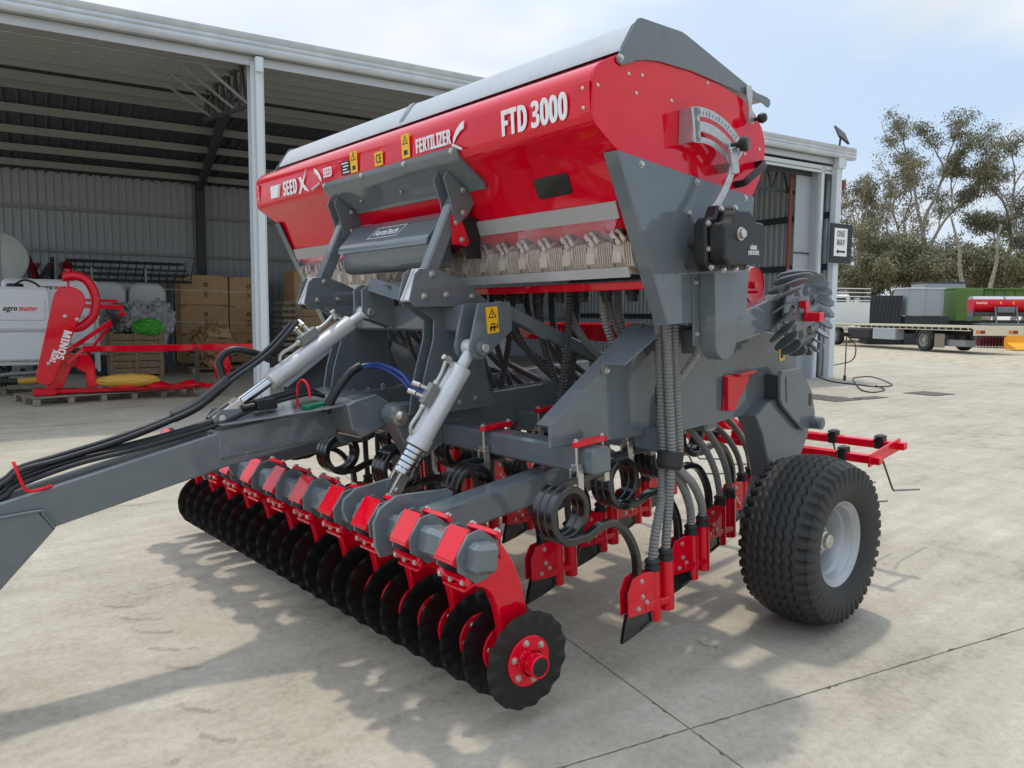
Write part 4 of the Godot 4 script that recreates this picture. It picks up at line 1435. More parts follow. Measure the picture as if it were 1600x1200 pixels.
func sky_picture() -> ImageTexture:
	var w := 1024; var h := 512
	var suns := Vector3(-.23, 1.0, -.18).normalized()
	var img := Image.create(w, h, false, Image.FORMAT_RGBF)
	var f := FastNoiseLite.new()
	f.seed = 33; f.frequency = 0.62; f.fractal_octaves = 5; f.noise_type = FastNoiseLite.TYPE_SIMPLEX_SMOOTH
	var g := FastNoiseLite.new()
	g.seed = 4; g.frequency = 0.22; g.fractal_octaves = 3; g.noise_type = FastNoiseLite.TYPE_SIMPLEX_SMOOTH
	for j in h:
		var el := PI * (.5 - (j + .5) / h)
		var y := sin(el)
		if y < 0.0:
			var gc := Color(.40, .385, .36)
			for i in w: img.set_pixel(i, j, gc)
			continue
		var base := Color(.41, .485, .555).lerp(Color(.215, .34, .54), clampf(pow(y, .55) * 1.05, 0, 1))
		for i in w:
			var az := TAU * (i + .5) / w
			var d := Vector3(sin(az) * cos(el), y, cos(az) * cos(el))
			var k := 1.0 / (y + .16)
			var p := Vector2(d.x * k, d.z * k)
			var veil := clampf(g.get_noise_2d(p.x * 1.2 + 3.0, p.y * 1.2) * 1.9 + .42, 0, 1)
			var n := f.get_noise_2d(p.x, p.y)
			var cl := clampf((n + .06) * 3.0, 0, 1)
			cl = clampf(cl * .8 + veil * .36, 0, 1) * .95
			cl = lerpf(cl, .8, clampf(1.0 - y * 7.0, 0, 1))
			var shade := clampf(f.get_noise_2d(p.x * 1.7 + 9.0, p.y * 1.7) * .7 + .55, 0, 1)
			var cc := Color(.395, .43, .465).lerp(Color(.54, .56, .575), shade)
			# thin cloud scatters the sun forward: broad bright haze round it
			var th := acos(clampf(d.dot(suns), -1, 1))
			var gl := .74 * exp(-pow(th / .72, 2.0))
			img.set_pixel(i, j, base.lerp(cc, cl) + Color(gl, gl * .985, gl * .95))
	return ImageTexture.create_from_image(img)

func concrete_picture() -> ImageTexture:
	# cast concrete 12 m across: cloudy tone, broom streaks, drips, scuffs and tyre arcs
	var n := 2048
	var acc := PackedFloat32Array()
	acc.resize(n * n)
	var ly := [[7.0, 4, .34, 0], [46.0, 4, .26, 0], [60.0, 4, .30, 1], [300.0, 2, .22, 0]]
	for l in ly:
		var f := FastNoiseLite.new()
		f.seed = int(l[0]) + 3
		f.noise_type = FastNoiseLite.TYPE_SIMPLEX_SMOOTH
		f.frequency = l[0] / n
		f.fractal_octaves = l[1]
		var s: Image
		if l[3] == 1:
			s = f.get_seamless_image(n, n / 8, false, false, .1, true)
			s.resize(n, n, Image.INTERPOLATE_CUBIC)
		else:
			s = f.get_seamless_image(n, n, false, false, .1, true)
		s.convert(Image.FORMAT_L8)
		var d := s.get_data()
		var k: float = l[2] / 255.0
		var o: float = l[2] * .5
		for i in acc.size(): acc[i] += d[i] * k - o
	rng.seed = 909
	for t in 26:   # tyre arcs and drag marks
		var c := Vector2(rng.randf() * n, rng.randf() * n)
		var r := rng.randf_range(200, 900)
		var a0 := rng.randf() * TAU
		var sp_ := rng.randf_range(.2, .8)
		var w := rng.randf_range(3, 16)
		var dk := rng.randf_range(-.10, -.02) if t % 3 else rng.randf_range(.03, .10)
		var steps := int(r * sp_)
		for k in steps:
			var a := a0 + sp_ * k / steps
			var fade := sin(PI * k / steps) * (.5 + .5 * sin(k * .21 + t))
			for j in int(w):
				var q := c + Vector2(cos(a), sin(a)) * (r + j)
				var ix := posmod(int(q.x), n); var iy := posmod(int(q.y), n)
				acc[iy * n + ix] += dk * fade * rng.randf()
	for t in 420:   # drips, chips and grit
		var cx := rng.randi() % n; var cy := rng.randi() % n
		var r := 1 + int(pow(rng.randf(), 5.0) * 16.0)
		var dk := rng.randf_range(-.34, -.06) if t % 4 else rng.randf_range(.05, .2)
		if r > 5: dk *= .4
		for y in range(-r, r + 1):
			for x in range(-r, r + 1):
				var q := Vector2(x, y).length() / r
				if q <= 1.0: acc[posmod(cy + y, n) * n + posmod(cx + x, n)] += dk * (1.0 - q * q)
	var g := ramp([[0.0, rgb(104, 98, 87)], [.22, rgb(151, 144, 130)], [.42, rgb(174, 167, 151)], [.62, rgb(185, 178, 163)], [1.0, rgb(216, 210, 196)]])
	var lut := PackedByteArray()
	for i in 256:
		var c := g.sample(i / 255.0)
		lut.append(int(c.r * 255)); lut.append(int(c.g * 255)); lut.append(int(c.b * 255))
	var out := PackedByteArray()
	out.resize(n * n * 3)
	var p := 0
	for i in acc.size():
		var k := clampi(int((acc[i] + .5) * 255.0), 0, 255) * 3
		out[p] = lut[k]; out[p + 1] = lut[k + 1]; out[p + 2] = lut[k + 2]
		p += 3
	var img := Image.create_from_data(n, n, false, Image.FORMAT_RGB8, out)
	img.generate_mipmaps()
	return ImageTexture.create_from_image(img)

func yard_materials() -> void:
	var m := mat("concrete", Color(1, 1, 1), .85)
	tri_tex(m, concrete_picture(), 1.0 / 12.0)
	m.detail_enabled = true
	m.detail_blend_mode = BaseMaterial3D.BLEND_MODE_MUL
	m.detail_uv_layer = BaseMaterial3D.DETAIL_UV_2
	m.uv2_triplanar = true
	m.uv2_world_triplanar = true
	m.uv2_scale = Vector3.ONE * 1.9
	m.detail_albedo = noise_img(512, [[190, 2, .75, 0], [50, 3, .35, 0], [9, 3, .25, 0]], ramp([[0.0, rgb(178, 175, 170)], [.35, rgb(232, 231, 229)], [.6, rgb(247, 247, 246)], [1.0, rgb(255, 255, 255)]]), 31)
	var cr := mat("concrete_far", Color(1, 1, 1), .85)
	m = mat("joint", rgb(66, 61, 53), .95)
	m = mat("gravel", Color(1, 1, 1), .95)
	tri_tex(m, noise_img(512, [[90, 2, .7, 0], [6, 4, .6, 0]], ramp([[0.0, rgb(120, 110, 92)], [.5, rgb(168, 158, 138)], [1.0, rgb(206, 198, 180)]]), 8), 1.0 / 4.0)
	mat("stain", rgb(104, 101, 94), .8)
	mat("steel_plate", rgb(88, 84, 80), .6, .3)
	# shed
	mat("zincalume", rgb(192, 197, 198), .42, .45)
	tri_tex(M.zincalume, noise_img(256, [[3, 4, .6, 0], [40, 2, .2, 0]], ramp([[0.0, rgb(168, 174, 177)], [1.0, rgb(214, 218, 219)]]), 44), .6)
	M.zincalume.albedo_color = Color(1, 1, 1)
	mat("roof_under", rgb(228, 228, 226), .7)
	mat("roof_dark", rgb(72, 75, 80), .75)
	mat("purlin", rgb(150, 150, 147), .6, .2)
	mat("wall_sheet", rgb(164, 170, 174), .55, .1)
	mat("steel_dark", rgb(62, 66, 70), .6)
	mat("post_paint", rgb(206, 212, 215), .5)
	mat("rust", rgb(128, 68, 48), .8)
	mat("timber", Color(1, 1, 1), .8)
	tri_tex(M.timber, noise_img(256, [[5, 4, .7, 0], [60, 2, .3, 0]], ramp([[0.0, rgb(112, 92, 70)], [.5, rgb(146, 124, 98)], [1.0, rgb(176, 156, 128)]]), 12), 2.0)
	mat("old_timber", Color(1, 1, 1), .85)
	tri_tex(M.old_timber, noise_img(256, [[5, 4, .7, 0], [60, 2, .3, 0]], ramp([[0.0, rgb(98, 90, 78)], [.5, rgb(136, 126, 110)], [1.0, rgb(166, 158, 142)]]), 13), 2.0)
	mat("card", Color(1, 1, 1), .8)
	tri_tex(M.card, noise_img(256, [[4, 3, .5, 0], [80, 2, .2, 0]], ramp([[0.0, rgb(186, 148, 106)], [1.0, rgb(212, 176, 134)]]), 14), 1.0)
	mat("card_print", rgb(60, 52, 44), .8)
	mat("tape_brown", rgb(150, 106, 62), .4)
	mat("tank_white", rgb(228, 231, 232), .45, 0, .2, .3)
	mat("tank_grey", rgb(196, 200, 198), .5)
	mat("paper", rgb(160, 128, 92), .8)
	mat("bag_grey", rgb(168, 170, 172), .55)
	mat("bag_green", rgb(70, 170, 50), .5)
	mat("wrap_yellow", rgb(206, 160, 62), .4)
	mat("dark_red", rgb(110, 14, 22), .5)
	mat("strap", rgb(214, 214, 208), .5)
	# right side
	mat("truck_white", rgb(224, 224, 218), .5)
	mat("cream", rgb(214, 204, 176), .6)
	mat("chassis", rgb(38, 38, 40), .7)
	mat("bin_grey", rgb(162, 170, 172), .55, .2)
	mat("bin_dark", rgb(52, 55, 58), .6)
	mat("bin_green", rgb(84, 116, 50), .55)
	mat("orange", rgb(240, 160, 20), .5)
	mat("tail_red", rgb(150, 30, 24), .3)
	mat("tail_amber", rgb(220, 120, 40), .3)
	mat("rim_grey", rgb(150, 148, 142), .5, .3)
	mat("bark", Color(1, 1, 1), .9)
	tri_tex(M.bark, noise_img(256, [[6, 4, .8, 0], [50, 2, .3, 0]], ramp([[0.0, rgb(104, 92, 78)], [.5, rgb(150, 140, 126)], [1.0, rgb(196, 188, 176)]]), 15), .5)
	var lf := mat("leaf", Color(1, 1, 1), .6)
	lf.vertex_color_use_as_albedo = true
	lf.backlight_enabled = true
	lf.backlight = Color(.25, .28, .12)
	lf.cull_mode = BaseMaterial3D.CULL_DISABLED

func build_ground() -> void:
	var b := MB.new()
	b.fquad(Vector3(-320, -.03, 320), Vector3(320, -.03, 320), Vector3(320, -.03, -320), Vector3(-320, -.03, -320), Vector3.UP)
	struct("ground", b, M.gravel)
	# concrete slabs; the joints follow the grid seen beside the near disc
	var pav := Node3D.new()
	pav.name = "pavement"
	add_child(pav)
	pav.set_meta("kind", "structure")
	b = MB.new()   # joint filler under the slabs
	var o := Vector3(1.85, 0, -.79)
	var g1 := Vector3(.245, 0, -.9695).normalized()
	var g2 := Vector3(.9695, 0, .245).normalized()
	var L1 := 5.6; var L2 := 4.6
	b.fquad(o + g1 * -22.4 + g2 * -27.6 + Vector3(0, -.012, 0), o + g1 * -22.4 + g2 * 18.4 + Vector3(0, -.012, 0), o + g1 * 22.4 + g2 * 18.4 + Vector3(0, -.012, 0), o + g1 * 22.4 + g2 * -27.6 + Vector3(0, -.012, 0), Vector3.UP)
	obj("joint_filler", b, M.joint, pav)
	rng.seed = 77
	for i in range(-4, 4):
		for j in range(-6, 4):
			b = MB.new()
			var gp := .0028
			var p0 := o + g1 * (i * L1 + gp) + g2 * (j * L2 + gp)
			var w := L1 - gp * 2; var h := L2 - gp * 2
			# gently ragged joint edges
			var ring := []
			for e in 4:
				var n := 260 if absi(i) <= 1 and absi(j) <= 1 else 24
				for k in n:
					var t := float(k) / n
					var u := 0.0; var v := 0.0
					var rg := rng.randf_range(0, .0028) + (rng.randf_range(.002, .010) if rng.randf() < .06 else 0.0)
					if e == 0: u = t * w; v = rg
					elif e == 1: u = w - rg; v = t * h
					elif e == 2: u = w - t * w; v = h - rg
					else: u = rg; v = h - t * h
					ring.append(p0 + g1 * u + g2 * v)
			var c := p0 + g1 * w * .5 + g2 * h * .5
			for k in ring.size():
				b.ftri(c, ring[k], ring[(k + 1) % ring.size()], Vector3.UP)
				b.fquad(ring[k], ring[(k + 1) % ring.size()], ring[(k + 1) % ring.size()] - Vector3(0, .014, 0), ring[k] - Vector3(0, .014, 0), ring[k] - c)
			obj("concrete_slab", b, M.concrete, pav)
	# old tyre smears and scuffs seen left of the disc row
	var sheet := MeshInstance3D.new()
	sheet.name = "tyre_marks"
	var pq := PlaneMesh.new()
	pq.size = Vector2(5.0, 3.0)
	pq.material = marks_material()
	sheet.mesh = pq
	pav.add_child(sheet)
	sheet.position = Vector3(-.55, .0022, -.35)
	# shed floor
	b = MB.new()
	b.fquad(sp(-30, .003, -.4), sp(14.4, .003, -.4), sp(14.4, .003, 12.2), sp(-30, .003, 12.2), Vector3.UP)
	struct("floor", b, M.concrete)

func marks_material() -> StandardMaterial3D:
	var w := 1000; var h := 600   # 5 mm to the pixel, over 5 m by 3 m
	var img := Image.create(w, h, false, Image.FORMAT_RGBA8)
	img.fill(Color(.75, .73, .68, 0))
	var f := FastNoiseLite.new()
	f.seed = 12; f.frequency = .09; f.fractal_octaves = 3
	var pale := [[-2.27, .54, -1.9, .56], [-2.0, .5, -1.61, .55], [-1.73, .41, -1.36, .53], [-1.46, .37, -1.13, .48], [-1.25, .29, -.89, .4], [-1.0, .2, -.67, .32], [-.75, .14, -.46, .22], [-.52, .05, -.27, .1], [-.31, -.03, -.05, .01], [-2.64, -.56, -2.5, -.42]]
	var dark := [[-.9, .58, -.76, .43], [-.68, .56, -.51, .4], [-.46, .55, -.3, .39], [-.21, .55, -.05, .4], [0.0, .57, .18, .42], [.43, .61, .61, .48], [.66, .63, .85, .52], [.82, .79, .8, .73], [1.39, -1.47, 1.51, -1.48], [.89, -1.36, 1.17, -1.38]]
	for pass_ in 2:
		for q in (pale if pass_ == 0 else dark):
			var a := Vector2(q[0] + .55 + 2.5, q[1] + .35 + 1.5) * 200.0
			var b := Vector2(q[2] + .55 + 2.5, q[3] + .35 + 1.5) * 200.0
			var d := (b - a).normalized()
			var nn := Vector2(-d.y, d.x)
			var l := a.distance_to(b)
			var hw := 7.0 if pass_ == 0 else 3.5
			for i in int(l) + 12:
				for j in range(-14, 15):
					var t := (i - 6.0) / l
					var bow := sin(clampf(t, 0, 1) * PI) * 5.0
					var p := a + d * (i - 6.0) + nn * (j + bow)
					var e := 1.0 - maxf(absf(j) / hw, absf(t - .5) * 2.0 * .95)
					var al := clampf((e + f.get_noise_2d(p.x, p.y) * .9) * 2.2, 0, 1)
					al *= (.62 if pass_ == 0 else .34) * (.6 + .4 * f.get_noise_2d(p.x * 5.0, p.y * 5.0))
					var ix := int(p.x); var iy := int(p.y)
					if al > .02 and ix >= 0 and iy >= 0 and ix < w and iy < h:
						if al > img.get_pixel(ix, iy).a:
							var c := rgb(206, 201, 190) if pass_ == 0 else rgb(96, 92, 86)
							img.set_pixel(ix, iy, Color(c.r, c.g, c.b, al))
	img.generate_mipmaps()
	var m := StandardMaterial3D.new()
	m.albedo_texture = ImageTexture.create_from_image(img)
	m.transparency = BaseMaterial3D.TRANSPARENCY_ALPHA
	m.roughness = .85
	m.metallic_specular = 0.0
	return m

func rib_sheet(s0: float, s1: float, y0: float, y1: float, pitch := .19, depth := .028) -> MB:
	# upright ribbed sheet in local x (s), facing local +z
	var b := MB.new()
	var s := s0
	while s < s1 - .001:
		var e := minf(s + pitch, s1)
		var w := e - s
		var xs := [s, s + w * .62, s + w * .70, s + w * .90, s + w * .98, e]
		var zs := [0.0, 0.0, depth, depth, 0.0, 0.0]
		for k in 5:
			b.fquad(Vector3(xs[k], y0, zs[k]), Vector3(xs[k + 1], y0, zs[k + 1]), Vector3(xs[k + 1], y1, zs[k + 1]), Vector3(xs[k], y1, zs[k]), Vector3(0, 0, 1))
		s = e
	return b

func build_shed() -> void:
	var S := thing("open_shed", "large open-fronted grey steel shed behind the seed drill", "shed", Transform3D(SB, SO))
	var b: MB
	var L0 := -8.6; var L1 := 14.3
	var ridge := 4.4
	# back wall sheets
	var s := L0
	while s < L1 - .1:
		var sh := rib_sheet(s, minf(s + .95, L1), 0.0, 5.24)
		var o := obj("wall_sheet", sh, M.wall_sheet, S)
		o.position = Vector3(0, 0, -11.6)
		s += .95
	for y in [1.4, 3.12, 4.22]:
		b = MB.new()
		b.box(Vector3((L0 + L1) / 2, y, -11.53), Vector3(L1 - L0, .06, .06), Basis(), .004)
		b.box(Vector3((L0 + L1) / 2, y - .05, -11.50), Vector3(L1 - L0, .012, .02), Basis(), 0)
		obj("girt", b, M.purlin, S)
	# end wall on the right, seen from inside
	var t := 0.3
	while t < 11.5:
		var sh := rib_sheet(0, minf(.95, 11.6 - t), 0, 5.62)
		var o := obj("wall_sheet", sh, M.wall_sheet, S)
		o.transform = Transform3D(Basis(Vector3.UP, -PI / 2), Vector3(14.25, 0, -t - .95 + .95))
		o.transform = Transform3D(Basis(Vector3(0, 0, -1), Vector3.UP, Vector3(-1, 0, 0)).orthonormalized(), Vector3(14.25, 0, -t)) if true else o.transform
		for k in 5:
			b = MB.new()
			b.box(Vector3(14.215, 2.8, -t - .155 - k * .19), Vector3(.03, 5.6, .05), Basis(), .004)
			obj("wall_rib", b, M.post_paint, S)
		t += .95
	for y in [1.5, 2.8, 4.1]:
		b = MB.new()
		b.box(Vector3(14.16, y, -5.9), Vector3(.08, .16, 11.2), Basis(), .004)
		obj("girt", b, M.steel_dark, S)
	# roof: front slope up to the ridge, then the long back slope
	s = L0
	while s < L1 - .1:
		var e := minf(s + 1.52, L1)
		b = MB.new()
		b.fquad(Vector3(s, 5.55, .1), Vector3(e, 5.55, .1), Vector3(e, 5.97, -ridge), Vector3(s, 5.97, -ridge), Vector3.DOWN)
		b.fquad(Vector3(s, 5.60, .1), Vector3(e, 5.60, .1), Vector3(e, 6.02, -ridge), Vector3(s, 6.02, -ridge), Vector3.UP)
		var x := s
		while x < e - .1:
			b.box(Vector3(x + .1, 5.755, -2.15), Vector3(.05, .03, 4.5), Basis(Vector3.RIGHT, .0931), 0)
			x += .2
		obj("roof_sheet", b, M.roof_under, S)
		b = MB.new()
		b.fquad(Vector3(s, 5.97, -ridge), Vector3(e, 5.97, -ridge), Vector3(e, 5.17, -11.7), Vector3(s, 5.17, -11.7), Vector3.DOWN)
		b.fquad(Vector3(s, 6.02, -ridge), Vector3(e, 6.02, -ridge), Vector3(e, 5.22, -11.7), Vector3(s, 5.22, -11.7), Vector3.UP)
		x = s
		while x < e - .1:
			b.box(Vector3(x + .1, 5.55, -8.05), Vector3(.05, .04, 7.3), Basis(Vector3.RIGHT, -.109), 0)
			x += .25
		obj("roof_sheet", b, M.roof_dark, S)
		s = e
	for k in 6:
		var tt := .35 + k * .72
		b = MB.new()
		b.box(Vector3((L0 + L1) / 2, 5.53 + tt * .0932 - .07, -tt), Vector3(L1 - L0, .10, .03), Basis(), .002)
		b.box(Vector3((L0 + L1) / 2, 5.53 + tt * .0932 - .12, -tt - .02), Vector3(L1 - L0, .012, .06), Basis(), 0)
		obj("purlin", b, M.purlin, S)
	for tt in [4.7, 5.15, 6.5, 7.9, 9.25, 10.5]:
		b = MB.new()
		b.box(Vector3((L0 + L1) / 2, 5.97 - (tt - ridge) * .1096 - .13, -tt), Vector3(L1 - L0, .16, .05), Basis(), .003)
		obj("purlin", b, M.purlin, S)
	# fascia, gutter and the galvanised edge beam
	b = MB.new()
	b.prism(V2([[.0, 5.42], [.02, 5.40], [.14, 5.40], [.165, 5.43], [.165, 5.50], [.155, 5.51], [.165, 5.52], [.165, 5.57], [.155, 5.58], [.165, 5.59], [.165, 5.68], [.145, 5.69], [.135, 5.67], [.0, 5.62]]), Vector3.ZERO, Vector3(0, 0, 1), Vector3.UP, Vector3.RIGHT, L0, L1 + .15, .002)
	obj("gutter", b, M.zincalume, S)
	b = MB.new()
	b.box(Vector3((L0 + L1) / 2, 5.33, -.03), Vector3(L1 - L0, .14, .06), Basis(), .006)
	obj("edge_beam", b, M.galv, S)
	# posts
	for sp_ in [0.0, -8.0]:
		b = MB.new()
		b.box(Vector3(sp_, 2.66, -.10), Vector3(.012, 5.32, .22), Basis(), .002)
		b.box(Vector3(sp_, 2.66, .01), Vector3(.20, 5.32, .014), Basis(), .002)
		b.box(Vector3(sp_, 2.66, -.21), Vector3(.20, 5.32, .014), Basis(), .002)
		obj("post", b, M.post_paint, S)
		b = MB.new()
		b.box(Vector3(sp_ + .01, 2.6, .062), Vector3(.10, 5.2, .07), Basis(), .008)
		b.box(Vector3(sp_ + .01, 5.26, .085), Vector3(.12, .22, .12), Basis(), .01)
		obj("downpipe", b, M.post_paint, S)
		# knee truss behind the post
		b = MB.new()
		b.beam(Vector3(sp_, 4.75, -.2), Vector3(sp_ + .0, 5.35, -4.3), .06, .06, Vector3.RIGHT, .002)
		b.beam(Vector3(sp_, 5.45, -.2), Vector3(sp_ + .0, 5.85, -4.3), .06, .06, Vector3.RIGHT, .002)
		for k in 8:
			var t0 := .2 + k * .52
			b.beam(Vector3(sp_, 4.72 + t0 * .146, -t0), Vector3(sp_, 5.43 + (t0 + .26) * .0976, -t0 - .26), .04, .04, Vector3.RIGHT, .001)
			b.beam(Vector3(sp_, 5.43 + (t0 + .26) * .0976, -t0 - .26), Vector3(sp_, 4.72 + (t0 + .52) * .146, -t0 - .52), .04, .04, Vector3.RIGHT, .001)
		obj("knee_truss", b, M.steel_dark, S)
		for k in 4:
			b = MB.new()
			var tk := .5 + k * 1.0
			b.beam(Vector3(sp_ - .9, 5.42 + tk * .0976, -tk), Vector3(sp_ - .02, 4.78 + tk * .14, -tk - .1), .04, .04, Vector3.RIGHT, .001)
			obj("fly_brace", b, M.purlin, S)
	for q in [1.05, -7.2]:
		b = MB.new()
		b.box(Vector3(q, 2.6, -11.35), Vector3(.22, 5.2, .28), Basis(), .004)
		b.beam(Vector3(q, 5.05, -11.3), Vector3(q - .6, 5.72, -4.4), .16, .22, Vector3.RIGHT, .004)
		obj("column", b, M.steel_dark, S)
	# right-hand jamb: door track, column, post, stay and downpipe
	b = MB.new()
	b.box(Vector3(12.3, 5.17, -.12), Vector3(3.2, .10, .10), Basis(), .01)
	b.box(Vector3(12.3, 5.07, -.10), Vector3(3.2, .06, .06), Basis(), .01)
	obj("door_track", b, M.post_paint, S)
	b = MB.new()
	b.box(Vector3(9.0, 5.28, -.34), Vector3(10.4, .62, .03), Basis(), .004)
	obj("header_panel", b, M.steel_dark, S)
	b = MB.new()
	b.box(Vector3(13.15, 2.6, -.35), Vector3(.55, 5.2, .02), Basis(), .002)
	b.box(Vector3(13.43, 2.6, -.25), Vector3(.02, 5.2, .22), Basis(), .002)
	obj("jamb_panel", b, M.wall_sheet, S)
	for y in [2.05, 3.1]:
		b = MB.new()
		b.box(Vector3(13.15, y, -.325), Vector3(.6, .03, .03), Basis(), .002)
		obj("jamb_strap", b, M.steel_dark, S)
	b = MB.new()
	b.box(Vector3(13.52, 2.6, -.12), Vector3(.10, 5.2, .10), Basis(), .006)
	obj("post", b, M.post_paint, S)
	b = MB.new()
	b.box(Vector3(13.70, 2.6, -.22), Vector3(.18, 5.2, .02), Basis(), .002)
	obj("jamb_gap", b, M.steel_dark, S)
	b = MB.new()
	b.box(Vector3(13.95, 2.66, .0), Vector3(.20, 5.32, .16), Basis(), .008)
	b.box(Vector3(13.95, 5.30, .06), Vector3(.26, .28, .16), Basis(), .008)
	obj("post", b, M.post_paint, S)
	b = MB.new()
	b.box(Vector3(14.18, 4.8, .02), Vector3(.10, .22, .08), Basis(), .006)
	obj("rusty_bracket", b, M.rust, S)
	b = MB.new()
	b.cyl(Vector3(12.82, .0, -.45), Vector3(12.82, 5.0, -.45), .045, 12)
	obj("red_pipe", b, M.rust, S)
	b = MB.new()
	b.beam(Vector3(10.0, 4.6, -.6), Vector3(14.1, 4.6, -.6), .06, .06, Vector3.UP, .002)
	for k in 7:
		b.beam(Vector3(10.0 + k * .58, 4.6, -.6), Vector3(10.29 + k * .58, 5.3, -.6), .04, .04, Vector3(0, 0, 1), .001)
		b.beam(Vector3(10.29 + k * .58, 5.3, -.6), Vector3(10.58 + k * .58, 4.6, -.6), .04, .04, Vector3(0, 0, 1), .001)
	obj("lattice_beam", b, M.steel_dark, S)
	# one way sign on the post
	var sg := thing("one_way_sign", "black framed ONE WAY arrow sign on the shed's right-hand post", "sign", Transform3D(SB, sp(14.02, 3.34, -.14)))
	b = MB.new()
	b.box(Vector3(0, 0, 0), Vector3(.84, .96, .03), Basis(), .004)
	obj("backing", b, M.black_plastic, sg)
	b = MB.new()
	b.box(Vector3(-.03, .03, .018), Vector3(.50, .68, .006), Basis(), .001)
	var fa := obj("sign_face", b, M.white, sg)
	lettering("lettering", "ONE", .15, Vector3(-.03, .23, .022), Basis(), M.black_print, fa, .72, 700, .002)
	lettering("lettering", "WAY", .15, Vector3(-.03, .02, .022), Basis(), M.black_print, fa, .72, 700, .002)
	b = MB.new()
	b.pz(V2([[-.20, -.20], [-.11, -.13], [-.11, -.175], [.15, -.175], [.15, -.225], [-.11, -.225], [-.11, -.27]]), .021, .023)
	obj("arrow", b, M.black_print, fa)
	var fl := thing("floodlight", "black floodlight panel tilted above the shed gutter corner", "floodlight", Transform3D(SB, sp(13.85, 5.70, -.1)))
	b = MB.new()
	b.box(Vector3(0, .24, .05), Vector3(.42, .40, .05), Basis(Vector3(0, 0, 1), -.35) * Basis(Vector3.RIGHT, -.6), .01)
	obj("lamp_body", b, M.black_plastic, fl)
	b = MB.new()
	b.cyl(Vector3(0, -.02, 0), Vector3(0, .2, .02), .025, 10)
	obj("bracket", b, M.steel_dark, fl)
# ---------------------------------------------------------------- goods stored under the shed
func rounded(w: float, h: float, r: float, n := 5) -> Array:
	var o := []
	for c in [[1, -1, -PI / 2], [1, 1, 0.0], [-1, 1, PI / 2], [-1, -1, PI]]:
		for k in n + 1:
			var a: float = c[2] + PI / 2 * k / n
			o.append(Vector2(c[0] * (w / 2 - r) + cos(a) * r, c[1] * (h / 2 - r) + sin(a) * r))
	return o
func pallet(label: String, xf: Transform3D, w: float, d: float, m: Material, group := "") -> Node3D:
	# local x along the front, base at y = 0, running back along -z
	var P := thing("pallet", label, "pallet", xf, group)
	var b: MB
	var n := int(d / .14)
	for k in n:
		b = MB.new()
		b.box(Vector3(w / 2, .135, -(k + .5) * d / n), Vector3(w, .02, .10), Basis(Vector3.UP, rng.randf_range(-.006, .006)), .002)
		obj("deck_board", b, m, P)
	var nb := maxi(3, int(w / .5) + 1)
	for k in nb:
		for z in [-.05, -d / 2, -d + .05]:
			b = MB.new()
			b.box(Vector3(lerpf(.05, w - .05, float(k) / (nb - 1)), .072, z), Vector3(.09, .10, .09), Basis(), .002)
			obj("block", b, m, P)
	for z in [-.05, -d / 2, -d + .05]:
		b = MB.new()
		b.box(Vector3(w / 2, .011, z), Vector3(w, .02, .10), Basis(), .002)
		obj("bottom_board", b, m, P)
	return P
func carton(label: String, xf: Transform3D, w: float, h: float, d: float, marks := true) -> void:
	var C := thing("cardboard_box", label, "box", xf, "cardboard boxes stacked in the shed")
	var b := MB.new()
	b.box(Vector3(0, h / 2, 0), Vector3(w, h, d), Basis(), .006)
	obj("carton", b, M.card, C)
	b = MB.new()
	b.box(Vector3(0, h / 2 + .0015, 0), Vector3(w * .98, h * 1.0, .06), Basis(), .001)
	obj("top_tape", b, M.tape_brown, C)
	for sg in [-1, 1]:
		b = MB.new()
		b.box(Vector3(sg * w * .44, h - .03, d / 2 + .001), Vector3(w * .11, .05, .003), Basis(), 0)
		obj("edge_tape", b, M.tape_brown, C)
	if marks:
		b = MB.new()
		b.lathe(Vector3(w * .02, h * .68, d / 2 + .001), Vector3(0, 0, 1), [Vector2(.06, 0), Vector2(.06, .002), Vector2(.03, .002)], 14)
		obj("printed_mark", b, M.card_print, C)
		for k in 3:
			b = MB.new()
			b.box(Vector3(w * .02 - .03 + k * .03, h * .38, d / 2 + .001), Vector3(.014, h * .22, .002), Basis(), 0)
			obj("printed_line", b, M.card_print, C)

